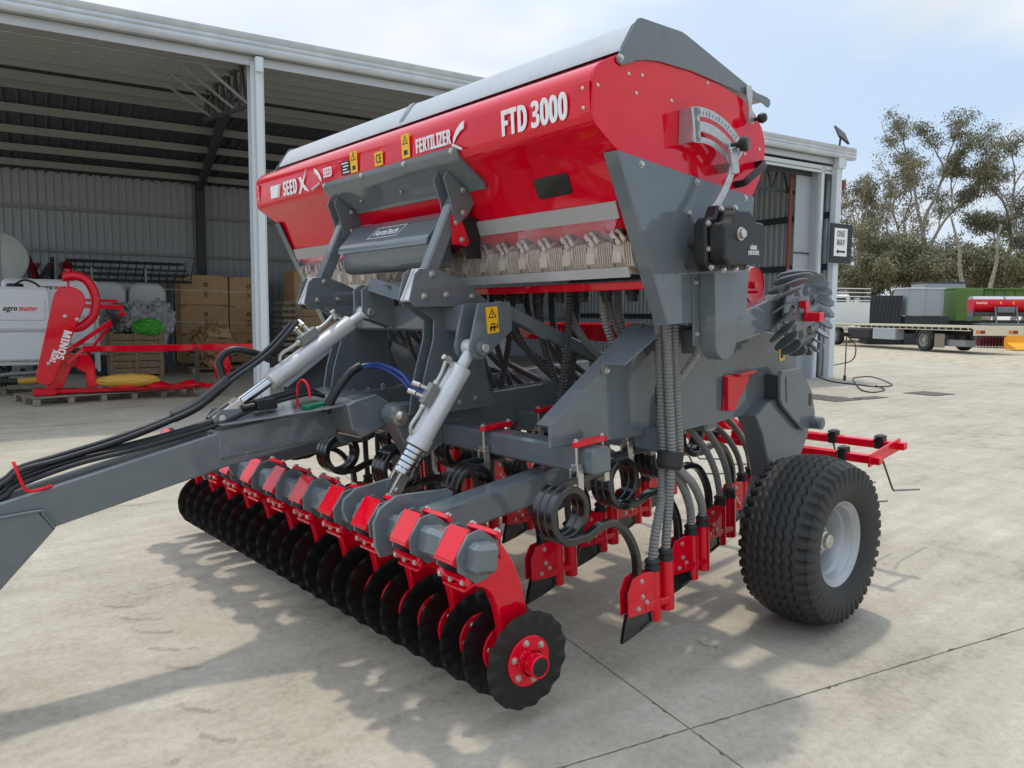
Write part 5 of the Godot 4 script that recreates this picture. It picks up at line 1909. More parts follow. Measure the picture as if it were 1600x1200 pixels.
func build_store() -> void:
	rng.seed = 40
	var b: MB
	# cartons: a 2 x 3 stack on a pallet, plus a stack beyond the post
	pallet("pallet under the stacked cardboard boxes left of the shed post", sx_(.2, 0, 9.9), 2.2, 1.2, M.old_timber)
	var rows := ["bottom", "middle", "top"]
	for r in 3:
		var y: float = [.15, .95, 1.72][r]
		var h: float = [.79, .76, .80][r]
		carton("%s cardboard box of the left column beside the brown paper sack" % rows[r], sx_(.87, y, 10.5, rng.randf_range(-.02, .02)), 1.22, h, 1.1)
		carton("%s cardboard box of the right column against the shed post" % rows[r], sx_(2.0, y - .02 if r == 2 else y, 10.5, rng.randf_range(-.02, .02)), .98, h, 1.1)
	for y in [1.25, 2.1]:
		b = MB.new()
		b.box(Vector3(.85, y, -9.93), Vector3(3.0, .016, .004), Basis(Vector3(0, 0, 1), -.02), 0)
		var st := thing("packing_strap", "%s white strap round the cardboard box stack" % ("lower" if y < 1.5 else "upper"), "strap", Transform3D(SB, SO))
		obj("band", b, M.strap, st)
	pallet("pallet under the tall boxes right of the shed post", sx_(2.9, 0, 8.9), 1.3, 1.2, M.old_timber)
	for r in 2:
		carton("%s tall cardboard box in the shade right of the shed post" % ["lower", "upper"][r], sx_(3.6, .15 + r * 1.28, 9.5), 1.15, 1.27, 1.1)
	var tp := thing("pallet_stack", "stack of flat timber boards in the shade right of the shed post", "timber stack", sx_(2.7, 0, 8.4))
	for k in 12:
		b = MB.new()
		b.box(Vector3(rng.randf_range(-.02, .02), .08 + k * .155, 0), Vector3(.55, .09, 1.0), Basis(Vector3.UP, rng.randf_range(-.03, .03)), .004)
		obj("board", b, M.old_timber, tp)
	# brown paper sack on a small pallet
	pallet("small pallet under the crumpled brown paper sack", sx_(.15, 0, 7.75), 1.4, 1.0, M.timber)
	lumpy("paper_sack", "crumpled brown paper sack in front of the cardboard boxes", "sack", sx_(.72, .15, 8.25), Vector3(.52, .50, .40), M.paper, 9, .55)
	b = MB.new()
	var fl := thing("cardboard_flap", "loose cardboard flap lying on the brown paper sack", "cardboard", sx_(.85, 1.02, 8.0))
	b.box(Vector3(0, 0, 0), Vector3(.55, .012, .34), Basis(Vector3.RIGHT, .75) * Basis(Vector3(0, 0, 1), -.1), .002)
	obj("flap", b, M.card, fl)
	# timber crate with bags
	var C := thing("timber_crate", "slatted timber crate filled with grey bags under the shed", "crate", sx_(-1.08, 0, 8.05))
	for k in 6:
		for z in [.55, -.55]:
			b = MB.new()
			b.box(Vector3(0, .14 + k * .16, z), Vector3(1.14, .145, .02), Basis(), .003)
			obj("slat", b, M.timber, C)
		for x in [-.57, .57]:
			b = MB.new()
			b.box(Vector3(x, .14 + k * .16, 0), Vector3(.02, .145, 1.08), Basis(), .003)
			obj("slat", b, M.timber, C)
	for x in [-.52, 0.0, .52]:
		for z in [.572, -.572]:
			b = MB.new()
			b.box(Vector3(x, .53, z), Vector3(.10, 1.06, .022), Basis(), .003)
			obj("batten", b, M.timber, C)
	b = MB.new()
	b.box(Vector3(0, .98, 0), Vector3(1.1, .03, 1.06), Basis(), .003)
	obj("fill_board", b, M.timber, C)
	lumpy("bag", "shiny grey plastic bag heaped on the timber crate", "bag", sx_(-1.0, 1.0, 7.9), Vector3(.42, .36, .36), M.bag_grey, 3, .5)
	lumpy("bag", "grey plastic bag drooping over the crate's right edge", "bag", sx_(-.52, .82, 7.8), Vector3(.30, .48, .34), M.bag_grey, 4, .5)
	lumpy("bag", "dark grey rag bag at the left end of the timber crate", "bag", sx_(-1.42, 1.0, 7.85), Vector3(.26, .34, .3), M.strip, 6, .6)
	lumpy("green_sack", "bright green sack lying on the front of the timber crate", "sack", sx_(-.82, .98, 7.5), Vector3(.34, .19, .16), M.bag_green, 5, .3)
	# white sprayers
	sprayer("white sprayer tank with a label on its front at the left edge of the shed", sx_(-3.35, 0, 4.55), 1.15, true)
	sprayer("long white sprayer tank behind the red mower cover", sx_(-2.75, .22, 6.6), 1.75, false)
	# round shouldered poly tanks
	var ti := 0
	for q in [[-1.62, 8.3], [-1.18, 9.0], [-.70, 8.6]]:
		var T := thing("poly_tank", ["pale ribbed plastic tank partly hidden by the red curved pipe", "pale ribbed plastic tank in the middle of the three behind the crate", "pale ribbed plastic tank nearest the cardboard boxes"][ti], "tank", sx_(q[0], 0, q[1]), "pale plastic tanks behind the crate")
		b = MB.new()
		for k in 4:
			b.prism(rounded(.86, 1.75, .24), Vector3(0, 1.34, -.1 - k * .22), Vector3.RIGHT, Vector3.UP, Vector3(0, 0, 1), -.10, .10, .03, .6)
		b.prism(rounded(.82, 1.7, .22), Vector3(0, 1.33, -.4), Vector3.RIGHT, Vector3.UP, Vector3(0, 0, 1), -.45, .45, .02, .6)
		obj("tank_shell", b, M.tank_grey, T)
		b = MB.new()
		b.box(Vector3(0, .24, -.4), Vector3(.8, .46, .9), Basis(), .01)
		obj("stand", b, M.steel_dark, T)
		b = MB.new()
		b.box(Vector3(.27, 1.35, .005), Vector3(.16, .22, .004), Basis(), 0)
		obj("yellow_label", b, M.yellow, T)
		ti += 1
	# fan housing, folded implement and boom along the back wall
	var F := thing("fan_housing", "round grey fan housing at the top left under the shed", "fan", sx_(-3.75, 0, 9.0))
	b = MB.new()
	b.lathe(Vector3(0, 2.72, 0), Vector3(0, 0, 1), [Vector2(.62, -.25), Vector2(.62, .0), Vector2(.58, .03), Vector2(0, .05)], 40, true)
	obj("housing", b, M.tank_grey, F)
	b = MB.new()
	b.box(Vector3(0, 1.05, -.15), Vector3(.9, 2.1, .2), Basis(), .01)
	b.box(Vector3(.05, 2.72, .055), Vector3(.02, 1.2, .01), Basis(), 0)
	obj("stand", b, M.strip, F)
	var R := thing("folded_implement", "dark red folded machine parts on top of the store left of the boom", "implement", sx_(-2.72, 0, 9.2))
	for k in 14:
		b = MB.new()
		var x := rng.randf_range(-.42, .42)
		b.beam(Vector3(x, 2.3, rng.randf_range(-.3, .3)), Vector3(x + rng.randf_range(-.18, .18), rng.randf_range(2.55, 2.85), rng.randf_range(-.3, .3)), .09, .05, Vector3.RIGHT, .006)
		obj("bar", b, M.dark_red if k % 3 else M.steel_dark, R)
	b = MB.new()
	b.box(Vector3(0, 1.1, -.2), Vector3(.9, 2.3, .5), Basis(), .01)
	obj("rack", b, M.steel_dark, R)
	var B := thing("spray_boom", "dark folded spray boom frame lying along the back of the shed", "boom", sx_(-.95, 0, 9.6))
	for k in 4:
		for z in [-.3, .0, .3]:
			b = MB.new()
			b.beam(Vector3(-1.55 + .05 * k, 2.32 + .15 * k, z), Vector3(1.4 - .06 * k, 2.30 + .15 * k + rng.randf_range(-.03, .03), z), .05, .05, Vector3.UP, .006)
			obj("boom_tube", b, M.steel_dark if (k + int(z * 10)) % 3 else M.chassis, B)
	for k in 16:
		b = MB.new()
		var x := -1.5 + k * .19
		b.beam(Vector3(x, 2.28, .33), Vector3(x + .1, 2.80, .33), .025, .025, Vector3.UP, .002)
		obj("lattice_bar", b, M.chassis, B)
	for x in [-.9, .3]:
		b = MB.new()
		b.box(Vector3(x, 1.3, .38), Vector3(.05, 2.6, .05), Basis(), .004)
		obj("rack_post", b, M.strip, B)

func lumpy(called: String, label: String, category: String, xf: Transform3D, r: Vector3, m: Material, sd: int, amp: float) -> void:
	var f := FastNoiseLite.new()
	f.seed = sd; f.frequency = 1.1; f.fractal_octaves = 3
	var b := MB.new()
	var nu := 56; var nv := 32
	var P := []
	for j in nv + 1:
		var row := []
		for i in nu:
			var th := TAU * i / nu
			var ph := PI * j / nv
			var d := Vector3(sin(ph) * cos(th), cos(ph), sin(ph) * sin(th))
			var k := 1.0 + amp * f.get_noise_3d(d.x * 2.2, d.y * 2.2, d.z * 2.2)
			var p := d * k * r
			p.y += r.y
			if p.y < 0: p.y = 0
			row.append(p)
		P.append(row)
	var nn := func(j: int, i: int) -> Vector3:
		var a: Vector3 = P[mini(j + 1, nv)][i] - P[maxi(j - 1, 0)][i]
		var c: Vector3 = P[j][(i + 1) % nu] - P[j][(i + nu - 1) % nu]
		var q := a.cross(c).normalized()
		if q.length() < .5: return Vector3.UP if j == 0 else Vector3.DOWN
		return q if q.dot(P[j][i] - Vector3(0, r.y, 0)) > 0 else -q
	for j in nv:
		for i in nu:
			var i2 := (i + 1) % nu
			b.squad(P[j][i], P[j][i2], P[j + 1][i2], P[j + 1][i], nn.call(j, i), nn.call(j, i2), nn.call(j + 1, i2), nn.call(j + 1, i))
	var o := MeshInstance3D.new()
	o.name = numbered(called)
	o.mesh = b.mesh(m)
	add_child(o)
	o.transform = xf
	tag(o, label, category)

func sprayer(label: String, xf: Transform3D, w: float, front: bool) -> void:
	var T := thing("sprayer", label, "sprayer", xf, "white sprayer tanks under the shed")
	var b := MB.new()
	b.prism(rounded(w, .82, .12), Vector3(0, 1.56, -.5), Vector3.RIGHT, Vector3.UP, Vector3(0, 0, 1), -.5, .5, .05, .6)
	b.prism(rounded(w * .9, .62, .08), Vector3(0, .90, -.5), Vector3.RIGHT, Vector3.UP, Vector3(0, 0, 1), -.42, .46, .04, .6)
	var t := obj("tank", b, M.tank_white, T)
	if front:
		b = MB.new()
		b.prism(rounded(w * .82, .42, .06), Vector3(0, 1.56, .0), Vector3.RIGHT, Vector3.UP, Vector3(0, 0, 1), -.02, .02, .012, .6)
		obj("raised_panel", b, M.tank_white, t)
		b = MB.new()
		b.lathe(Vector3(.0, 1.98, -.45), Vector3.UP, [Vector2(.14, -.02), Vector2(.14, .04), Vector2(.12, .06), Vector2(0, .06)], 20)
		b.tube(MB.smooth(V3([[.0, 2.02, -.3], [.15, 2.10, -.2], [.3, 2.06, -.15], [.4, 1.98, -.12]]), 5), .02, 8)
		obj("filler_cap", b, M.black_plastic, t)
	var ly := 1.57 if front else 1.80
	var lx := .05 if front else .05
	b = MB.new()
	b.pz(V2([[lx - .34, ly - .06], [lx + .33, ly - .06], [lx + .36, ly + .07], [lx - .34, ly + .07]]), .021 if front else .001, .024 if front else .004)
	var lb := obj("label", b, M.white, t)
	var z := .0245 if front else .0045
	lettering("lettering", "agro", .085, Vector3(lx - .13, ly, z), Basis(), M.black_print, lb, .9, 800, .002, .2)
	lettering("lettering", "master", .085, Vector3(lx + .15, ly, z), Basis(), M.red, lb, .72, 800, .002, .2)
	b = MB.new()
	for x in [-w / 2 + .04, w / 2 - .04]:
		for zz in [-.06, -.94]:
			b.box(Vector3(x, .75, zz), Vector3(.06, 1.5, .06), Basis(), .004)
	b.box(Vector3(0, .55, -.04), Vector3(w, .06, .05), Basis(), .004)
	b.box(Vector3(0, 1.18, -.02), Vector3(w * 1.02, .05, .05), Basis(), .004)
	obj("frame", b, M.tank_grey, T)
	if front:
		b = MB.new()
		rng.seed = 9
		for k in 14:
			var x := rng.randf_range(-w * .45, w * .45)
			b.cyl(Vector3(x, rng.randf_range(.2, .5), rng.randf_range(-.6, -.1)), Vector3(x + rng.randf_range(-.1, .2), rng.randf_range(.25, .5), rng.randf_range(-.3, 0)), rng.randf_range(.02, .06), 10)
		obj("pump_parts", b, M.chassis, T)
		b = MB.new()
		b.tube(MB.smooth(V3([[-.5, .30, .02], [-.2, .36, .06], [.2, .38, .05], [.55, .42, .0]]), 6), .04, 10)
		obj("suction_pipe", b, M.strip, T)
		var P := pallet("weathered pallet carrying the driveshaft at the left edge", sx_(-4.6, 0, 4.1), 1.55, 1.1, M.old_timber)
		var S := thing("driveshaft", "black driveshaft with yellow sleeve lying on the left pallet", "driveshaft", sx_(-3.2, .24, 3.7))
		b = MB.new()
		b.cyl(Vector3(-.65, .05, 0), Vector3(-.15, .05, 0), .06, 14)
		for k in 6: b.cyl(Vector3(-.6 + k * .05, .05, 0), Vector3(-.57 + k * .05, .05, 0), .10, 14)
		obj("shaft_guard", b, M.black_plastic, S)
		b = MB.new()
		b.cyl(Vector3(-.15, .05, 0), Vector3(.15, .06, 0), .055, 14)
		obj("yellow_sleeve", b, M.wrap_yellow, S)
		b = MB.new()
		b.cyl(Vector3(.15, .06, 0), Vector3(.32, .06, 0), .045, 12)
		obj("yoke", b, M.chassis, S)

func build_mower() -> void:
	rng.seed = 3
	pallet("long weathered pallet under the red disc mower", sx_(-3.1, 0, 2.0, .28), 2.6, 1.1, M.old_timber)
	var Q := thing("disc_mower", "red disc mower with a tall upright belt cover standing on a pallet", "mower", Transform3D(SB, sp(0, 0, 2.5)))
	var b := MB.new()
	# tall belt cover
	var cv := []
	for k in 11:
		var a := lerpf(PI * .93, -PI * .07, k / 10.0)
		cv.append(Vector2(-2.545 + cos(a) * .235, 1.70 + sin(a) * .235))
	for k in 11:
		var a := lerpf(-PI * .07, -PI * 1.07, k / 10.0)
		cv.append(Vector2(-2.93 + cos(a) * .135, .46 + sin(a) * .135))
	b.prism(cv, Vector3(0, 0, .22), Vector3.RIGHT, Vector3.UP, Vector3(0, 0, 1), -.12, .05, .012, .6)
	var c := obj("belt_cover", b, M.red, Q)
	var bt := Basis(Vector3(-.29, -.957, 0).normalized(), Vector3(.957, -.29, 0).normalized(), Vector3(0, 0, 1))
	lettering("brand_lettering", "MINOS", .11, Vector3(-2.655, .98, .272), bt, M.white, c, .95, 800, .003)
	lettering("brand_lettering", "AGRI", .08, Vector3(-2.80, .80, .272), bt, M.white, c, .75, 800, .003)
	for q in [[-2.62, 1.45], [-2.45, 1.40], [-2.88, .68]]:
		bolt(Vector3(q[0], q[1], .27), Vector3(0, 0, 1), c, 2.0)
	b = MB.new()
	b.tube(MB.smooth(V3([[-2.62, 2.09, .05], [-2.45, 2.12, .05], [-2.28, 2.05, .05], [-2.18, 1.86, .05], [-2.16, 1.65, .05], [-2.22, 1.43, .05], [-2.38, 1.28, .05], [-2.52, 1.25, .05]]), 6), .075, 16)
	obj("curved_pipe", b, M.red, Q)
	b = MB.new()
	b.cyl(Vector3(-2.545, 1.93, .0), Vector3(-2.545, 2.22, .0), .02, 10)
	b.box(Vector3(-2.545, 2.22, 0), Vector3(.10, .02, .03), Basis(), .003)
	b.cyl(Vector3(-2.64, 2.05, 0), Vector3(-2.45, 2.06, 0), .025, 10)
	obj("top_pin", b, M.red, Q)
	b = MB.new()
	b.beam(Vector3(-2.35, 1.62, .0), Vector3(-1.75, 1.60, .0), .09, .07, Vector3(0, 0, 1), .006)
	b.beam(Vector3(-2.35, 1.72, -.1), Vector3(-1.82, 1.71, -.1), .04, .05, Vector3(0, 0, 1), .004)
	b.cyl(Vector3(-1.80, 1.60, -.15), Vector3(-1.80, 1.60, .1), .05, 12)
	obj("hitch_arm", b, M.red, Q)
	b = MB.new()
	b.beam(Vector3(-2.62, .85, .0), Vector3(-1.72, 1.52, .0), .09, .07, Vector3(0, 0, 1), .006)
	b.beam(Vector3(-2.45, .62, -.05), Vector3(-1.85, 1.42, -.05), .06, .05, Vector3(0, 0, 1), .006)
	obj("lift_arm", b, M.red, Q)
	b = MB.new()
	for k in 6:
		b.tube(MB.smooth(V3([[-2.0, 1.58 - k * .02, .06], [-1.95 + k * .03, 1.45, .12], [-1.9, 1.32 - k * .02, .05]]), 5), .012, 6)
	obj("cable_bundle", b, M.black_plastic, Q)
	b = MB.new()
	b.box(Vector3(-.95, .90, .05), Vector3(2.85, .11, .09), Basis(), .008)
	b.beam(Vector3(-2.36, .90, .05), Vector3(-2.62, .66, .1), .08, .06, Vector3(0, 0, 1), .006)
	obj("canopy_rail", b, M.red, Q)
	b = MB.new()
	b.box(Vector3(-1.65, .20, .0), Vector3(2.85, .07, .24), Basis(), .01)
	b.box(Vector3(-2.95, .21, .1), Vector3(.32, .11, .28), Basis(), .01)
	obj("cutter_bar", b, M.red, Q)
	b = MB.new()
	b.prism(V2([[-2.95, .25], [-2.70, .25], [-2.55, .60], [-2.40, .62], [-2.42, .80], [-2.65, .85], [-2.78, .60]]), Vector3(0, 0, 0), Vector3.RIGHT, Vector3.UP, Vector3(0, 0, 1), -.10, .06, .01)
	obj("gear_housing", b, M.red, Q)
	b = MB.new()
	b.prism(V2([[-2.42, .80], [-2.30, .82], [-2.22, .66], [-2.18, .25], [-2.34, .25], [-2.36, .5], [-2.5, .6]]), Vector3(0, 0, .1), Vector3.RIGHT, Vector3.UP, Vector3(0, 0, 1), -.08, .08, .02)
	obj("shoe", b, M.red, Q)
	b = MB.new()
	var ps := []
	for k in 16:
		var a := TAU * k / 16.0
		ps.append(Vector2(-.20 + cos(a) * .17 * (1.0 if cos(a) > 0 else 1.0), .54 + sin(a) * .30))
	b.prism(ps, Vector3(0, 0, .05), Vector3(.85, 0, -.5), Vector3.UP, Vector3(.5, 0, .85), -.03, .05, .02, .6)
	b.cyl(Vector3(-.16, .54, .1), Vector3(-.06, .54, .2), .08, 14)
	obj("swath_disc", b, M.red, Q)
	for x in [-1.75, -1.25, -.7]:
		b = MB.new()
		b.lathe(Vector3(x, .235, .02), Vector3.UP, [Vector2(.26, 0), Vector2(.25, .02), Vector2(.14, .05), Vector2(.08, .08), Vector2(0, .085)], 24, true)
		obj("cutting_disc", b, M.red, Q)
	lumpy("wrapped_roll", "yellow plastic wrapped roll lying on the red mower bar", "roll", Transform3D(SB, sp(-1.72, .235, 2.36)), Vector3(.50, .115, .12), M.wrap_yellow, 17, .12)
	var st := thing("pallet_strap", "green strap tying the red mower to its pallet", "strap", Transform3D(SB, sp(-.62, 0, 2.38)))
	b = MB.new()
	b.box(Vector3(0, .52, .06), Vector3(.035, .78, .004), Basis(), 0)
	b.box(Vector3(.045, .52, .06), Vector3(.02, .78, .004), Basis(), 0)
	obj("band", b, M.bin_dark, st)

# ---------------------------------------------------------------- right-hand yard
func build_right() -> void:
	var b: MB
	rng.seed = 60
	# cable on the ground and its stand pipe
	var c := thing("air_hose", "thin black hose looped on the concrete beside the shed post", "hose", Transform3D())
	b = MB.new()
	var pts := [Vector3(-5.15, 1.05, -16.75), Vector3(-4.95, .85, -16.7), Vector3(-5.1, .5, -16.9), Vector3(-5.9, .3, -17.6), Vector3(-7.0, .10, -18.7), Vector3(-7.2, .02, -18.6), Vector3(-6.0, .015, -17.05), Vector3(-5.16, .015, -16.04), Vector3(-4.4, .015, -15.71), Vector3(-3.95, .015, -15.56), Vector3(-3.85, .015, -16.2), Vector3(-4.68, .015, -17.6), Vector3(-5.3, .015, -18.3), Vector3(-5.35, .015, -17.6), Vector3(-4.95, .015, -16.7), Vector3(-3.8, .02, -14.56), Vector3(-3.4, .015, -14.24), Vector3(-3.5, .015, -15.0), Vector3(-3.95, .035, -15.6)]
	b.tube(MB.smooth(pts, 10), .014, 7)
	obj("hose_line", b, M.black_plastic, c)
	var tp := thing("water_tap", "thin standpipe with tap in front of the shed post", "standpipe", Transform3D(Basis(), Vector3(-5.2, 0, -16.75)))
	b = MB.new()
	b.cyl(Vector3(0, 0, 0), Vector3(0, 1.12, 0), .014, 8)
	b.cyl(Vector3(0, 0, 0), Vector3(0, .12, 0), .035, 8)
	obj("pipe", b, M.chassis, tp)
	b = MB.new()
	b.box(Vector3(.0, 1.12, 0), Vector3(.16, .08, .10), Basis(), .01)
	b.cyl(Vector3(-.16, 1.10, 0), Vector3(.12, 1.12, .0), .035, 8)
	obj("tap", b, M.chassis, tp)
	# steel plate and drain covers
	for q in [[-3.75, -12.5, .75, 1.5, "dark steel ramp plate lying behind the drill wheel"], [-2.62, -15.0, .75, .65, "dark square drain cover on the concrete beyond the hose loop"], [-3.0, -13.2, .7, .28, "small dark drain cover between the ramp plate and the hose"]]:
		var p := thing("ground_plate", q[4], "cover plate", Transform3D(SB, Vector3(q[0], 0, q[1])))
		b = MB.new()
		b.box(Vector3(0, .006, 0), Vector3(q[2], .012, q[3]), Basis(), .003)
		obj("plate", b, M.steel_plate, p)
	build_truck()
	# row of bins and containers behind the truck; frame along the line they stand in
	var u := Vector3(.655, 0, -.755)
	var rowb := Basis(u, Vector3.UP, Vector3(.755, 0, .655))
	var dark := thing("bin", "dark ribbed skip bin behind the truck tray, left of the grey bin", "bin", Transform3D(rowb, Vector3(-15.75, 0, -43.4)))
	b = MB.new()
	b.pz(V2([[-1.05, 1.0], [.85, .95], [.95, 2.75], [-.85, 2.75]]), -.8, .2, .01)
	obj("bin_body", b, M.bin_dark, dark)
	for k in 9:
		b = MB.new()
		b.beam(Vector3(-.9 + k * .2, 1.05, .22), Vector3(-.75 + k * .2, 2.7, .22), .05, .05, Vector3(0, 0, 1), .004)
		obj("rib", b, M.bin_dark, dark)
	b = MB.new()
	b.box(Vector3(0, .5, -.3), Vector3(2.0, 1.0, 1.0), Basis(), .01)
	obj("stand", b, M.chassis, dark)
	var gb := thing("bin", "pale grey steel bin with a lid on a dark base behind the truck", "bin", Transform3D(rowb, Vector3(-14.2, 0, -45.0)))
	b = MB.new()
	b.box(Vector3(-.05, 2.37, -.6), Vector3(2.05, 1.5, 1.6), Basis(), .02)
	obj("bin_body", b, M.bin_grey, gb)
	b = MB.new()
	b.box(Vector3(-.05, 3.15, -.6), Vector3(2.15, .08, 1.7), Basis(), .02)
	obj("lid", b, M.tank_grey, gb)
	for x in [-.98, .0, .92]:
		b = MB.new()
		b.box(Vector3(x - .03, 2.37, .215), Vector3(.04, 1.46, .03), Basis(), .004)
		obj("seam", b, M.bin_grey, gb)
	b = MB.new()
	b.box(Vector3(0.1, .8, -.6), Vector3(2.5, 1.6, 1.5), Basis(), .02)
	obj("base", b, M.bin_dark, gb)
	var g2 := thing("bin", "second grey bin showing above and behind the pale grey bin", "bin", Transform3D(rowb, Vector3(-16.2, 0, -50.3)))
	b = MB.new()
	b.box(Vector3(1.2, 2.0, -.8), Vector3(2.6, 3.4, 1.6), Basis(), .02)
	obj("bin_body", b, M.bin_grey, g2)
	b = MB.new()
	b.box(Vector3(1.2, 3.72, -.8), Vector3(2.8, .10, 1.7), Basis(), .02)
	obj("lid", b, M.bin_dark, g2)
	var gn := thing("bin", "long green open container behind the distant red seed drill", "container", Transform3D(rowb, Vector3(-12.6, 0, -47.0)))
	b = MB.new()
	b.box(Vector3(.0, 2.25, -.6), Vector3(1.5, 1.8, 1.4), Basis(), .02)
	b.box(Vector3(3.2, 2.55, -.9), Vector3(4.9, 1.2, 1.4), Basis(), .02)
	obj("bin_body", b, M.bin_green, gn)
	for k in 8:
		b = MB.new()
		b.box(Vector3(1.0 + k * .6, 2.55, -.18), Vector3(.07, 1.2, .05), Basis(), .005)
		obj("rib", b, M.bin_green, gn)
	b = MB.new()
	b.box(Vector3(2.4, 3.18, -.75), Vector3(6.4, .07, 1.5), Basis(), .01)
	obj("rim", b, M.bin_green, gn)
	b = MB.new()
	b.box(Vector3(2.4, .7, -.7), Vector3(6.2, 1.4, 1.1), Basis(), .01)
	obj("stand", b, M.chassis, gn)
	# distant seed drill of the same kind
	var u2 := Vector3(.80, 0, -.60)
	var fd := thing("seed_drill", "small distant red seed drill standing behind the truck tail", "seed drill", Transform3D(Basis(u2, Vector3.UP, Vector3(.60, 0, .80)), Vector3(-10.2, 0, -44.7)))
	b = MB.new()
	b.px(V2([[.35, 2.10], [.42, 2.30], [.36, 2.46], [.2, 2.50], [-.6, 2.5], [-.7, 2.2], [-.3, 1.75], [-.05, 1.75]]), -1.5, 1.5, .01)
	obj("hopper", b, M.red, fd)
	b = MB.new()
	b.px(V2([[.26, 2.50], [.10, 2.66], [-.4, 2.66], [-.7, 2.5]]), -1.49, 1.49, .01)
	obj("lid", b, M.lid, fd)
	b = MB.new()
	b.px(V2([[.10, 2.515], [.27, 2.515], [.11, 2.675], [.0, 2.675]]), -.04, .04, 0)
	obj("lid_strap", b, M.grey, fd)
	lettering("lettering", "FTD 3000", .12, Vector3(1.15, 2.30, .43), Basis(), M.white, fd, .7, 800)
	lettering("lettering", "FarmTech", .11, Vector3(-1.15, 2.30, .43), Basis(), M.white, fd, .7, 800)
	for x in [-.25, .35]:
		b = MB.new()
		b.box(Vector3(x, 2.31, .43), Vector3(.07, .14, .01), Basis(), 0)
		obj("warning_sticker", b, M.yellow, fd)
	for x in [-1.45, 1.45]:
		b = MB.new()
		b.px(V2([[.25, 2.15], [.1, 1.35], [-.6, 1.35], [-.6, 2.15]]), x - .03, x + .03, .005)
		obj("hopper_end_plate", b, M.grey, fd)
	for x in [-.5, .5]:
		b = MB.new()
		b.beam(Vector3(x, 2.12, .40), Vector3(x, 1.2, .75), .07, .07, Vector3.RIGHT, .004)
		obj("upright", b, M.grey, fd)
	b = MB.new()
	b.box(Vector3(0, 1.95, .42), Vector3(.82, .3, .2), Basis(), .02)
	obj("tool_box", b, M.grey, fd)
	b = MB.new()
	b.box(Vector3(.0, 1.72, .1), Vector3(2.8, .22, .3), Basis(), .01)
	obj("metering_row", b, M.meter_dark, fd)
	b = MB.new()
	b.box(Vector3(0, 1.1, .3), Vector3(2.6, .3, 1.2), Basis(), .02)
	b.box(Vector3(0, .6, -.2), Vector3(2.4, .8, .6), Basis(), .02)
	obj("frame", b, M.grey, fd)
	b = MB.new()
	for k in 18: b.lathe(Vector3(-1.3 + k * .15, .28, .7), Vector3.RIGHT, [Vector2(0, -.01), Vector2(.26, -.01), Vector2(.26, .01), Vector2(0, .01)], 16)
	obj("disc_gang", b, M.dark_red, fd)
	var og := thing("loader_bucket", "bright orange bucket on the gravel behind the truck tail", "bucket", Transform3D(rowb, Vector3(-8.0, 0, -41.6)))
	b = MB.new()
	b.px(V2([[.45, .02], [.40, .12], [-.2, .35], [-.35, .95], [-.45, .95], [-.45, .1], [-.35, .02]]), -1.0, 1.3, .01)
	obj("bucket_shell", b, M.orange, og)
	# far hedge of grass at the gravel edge
	rng.seed = 8
	var gr := MB.new()
	gr.use_c = true
	for k in 5000:
		var p := Vector3(-16.5, -.03, -44.5) + u * rng.randf_range(-14, 12) + Vector3(-.755, 0, -.655) * rng.randf_range(0, 4.0)
		var h := rng.randf_range(.06, .22)
		gr.col = Color(.10, .13, .03).lerp(Color(.22, .22, .08), rng.randf())
		var d := Vector3(rng.randf_range(-1, 1), 0, rng.randf_range(-1, 1)).normalized() * .03
		gr.ftri(p - d, p + d, p + Vector3(rng.randf_range(-.08, .08), h, rng.randf_range(-.08, .08)), Vector3(.7, .3, .6))
	var go := MeshInstance3D.new()
	go.name = "grass"
	go.mesh = gr.mesh(M.leaf)
	add_child(go)
	tag(go, "strip of green grass showing under the truck", "grass", "", "stuff")

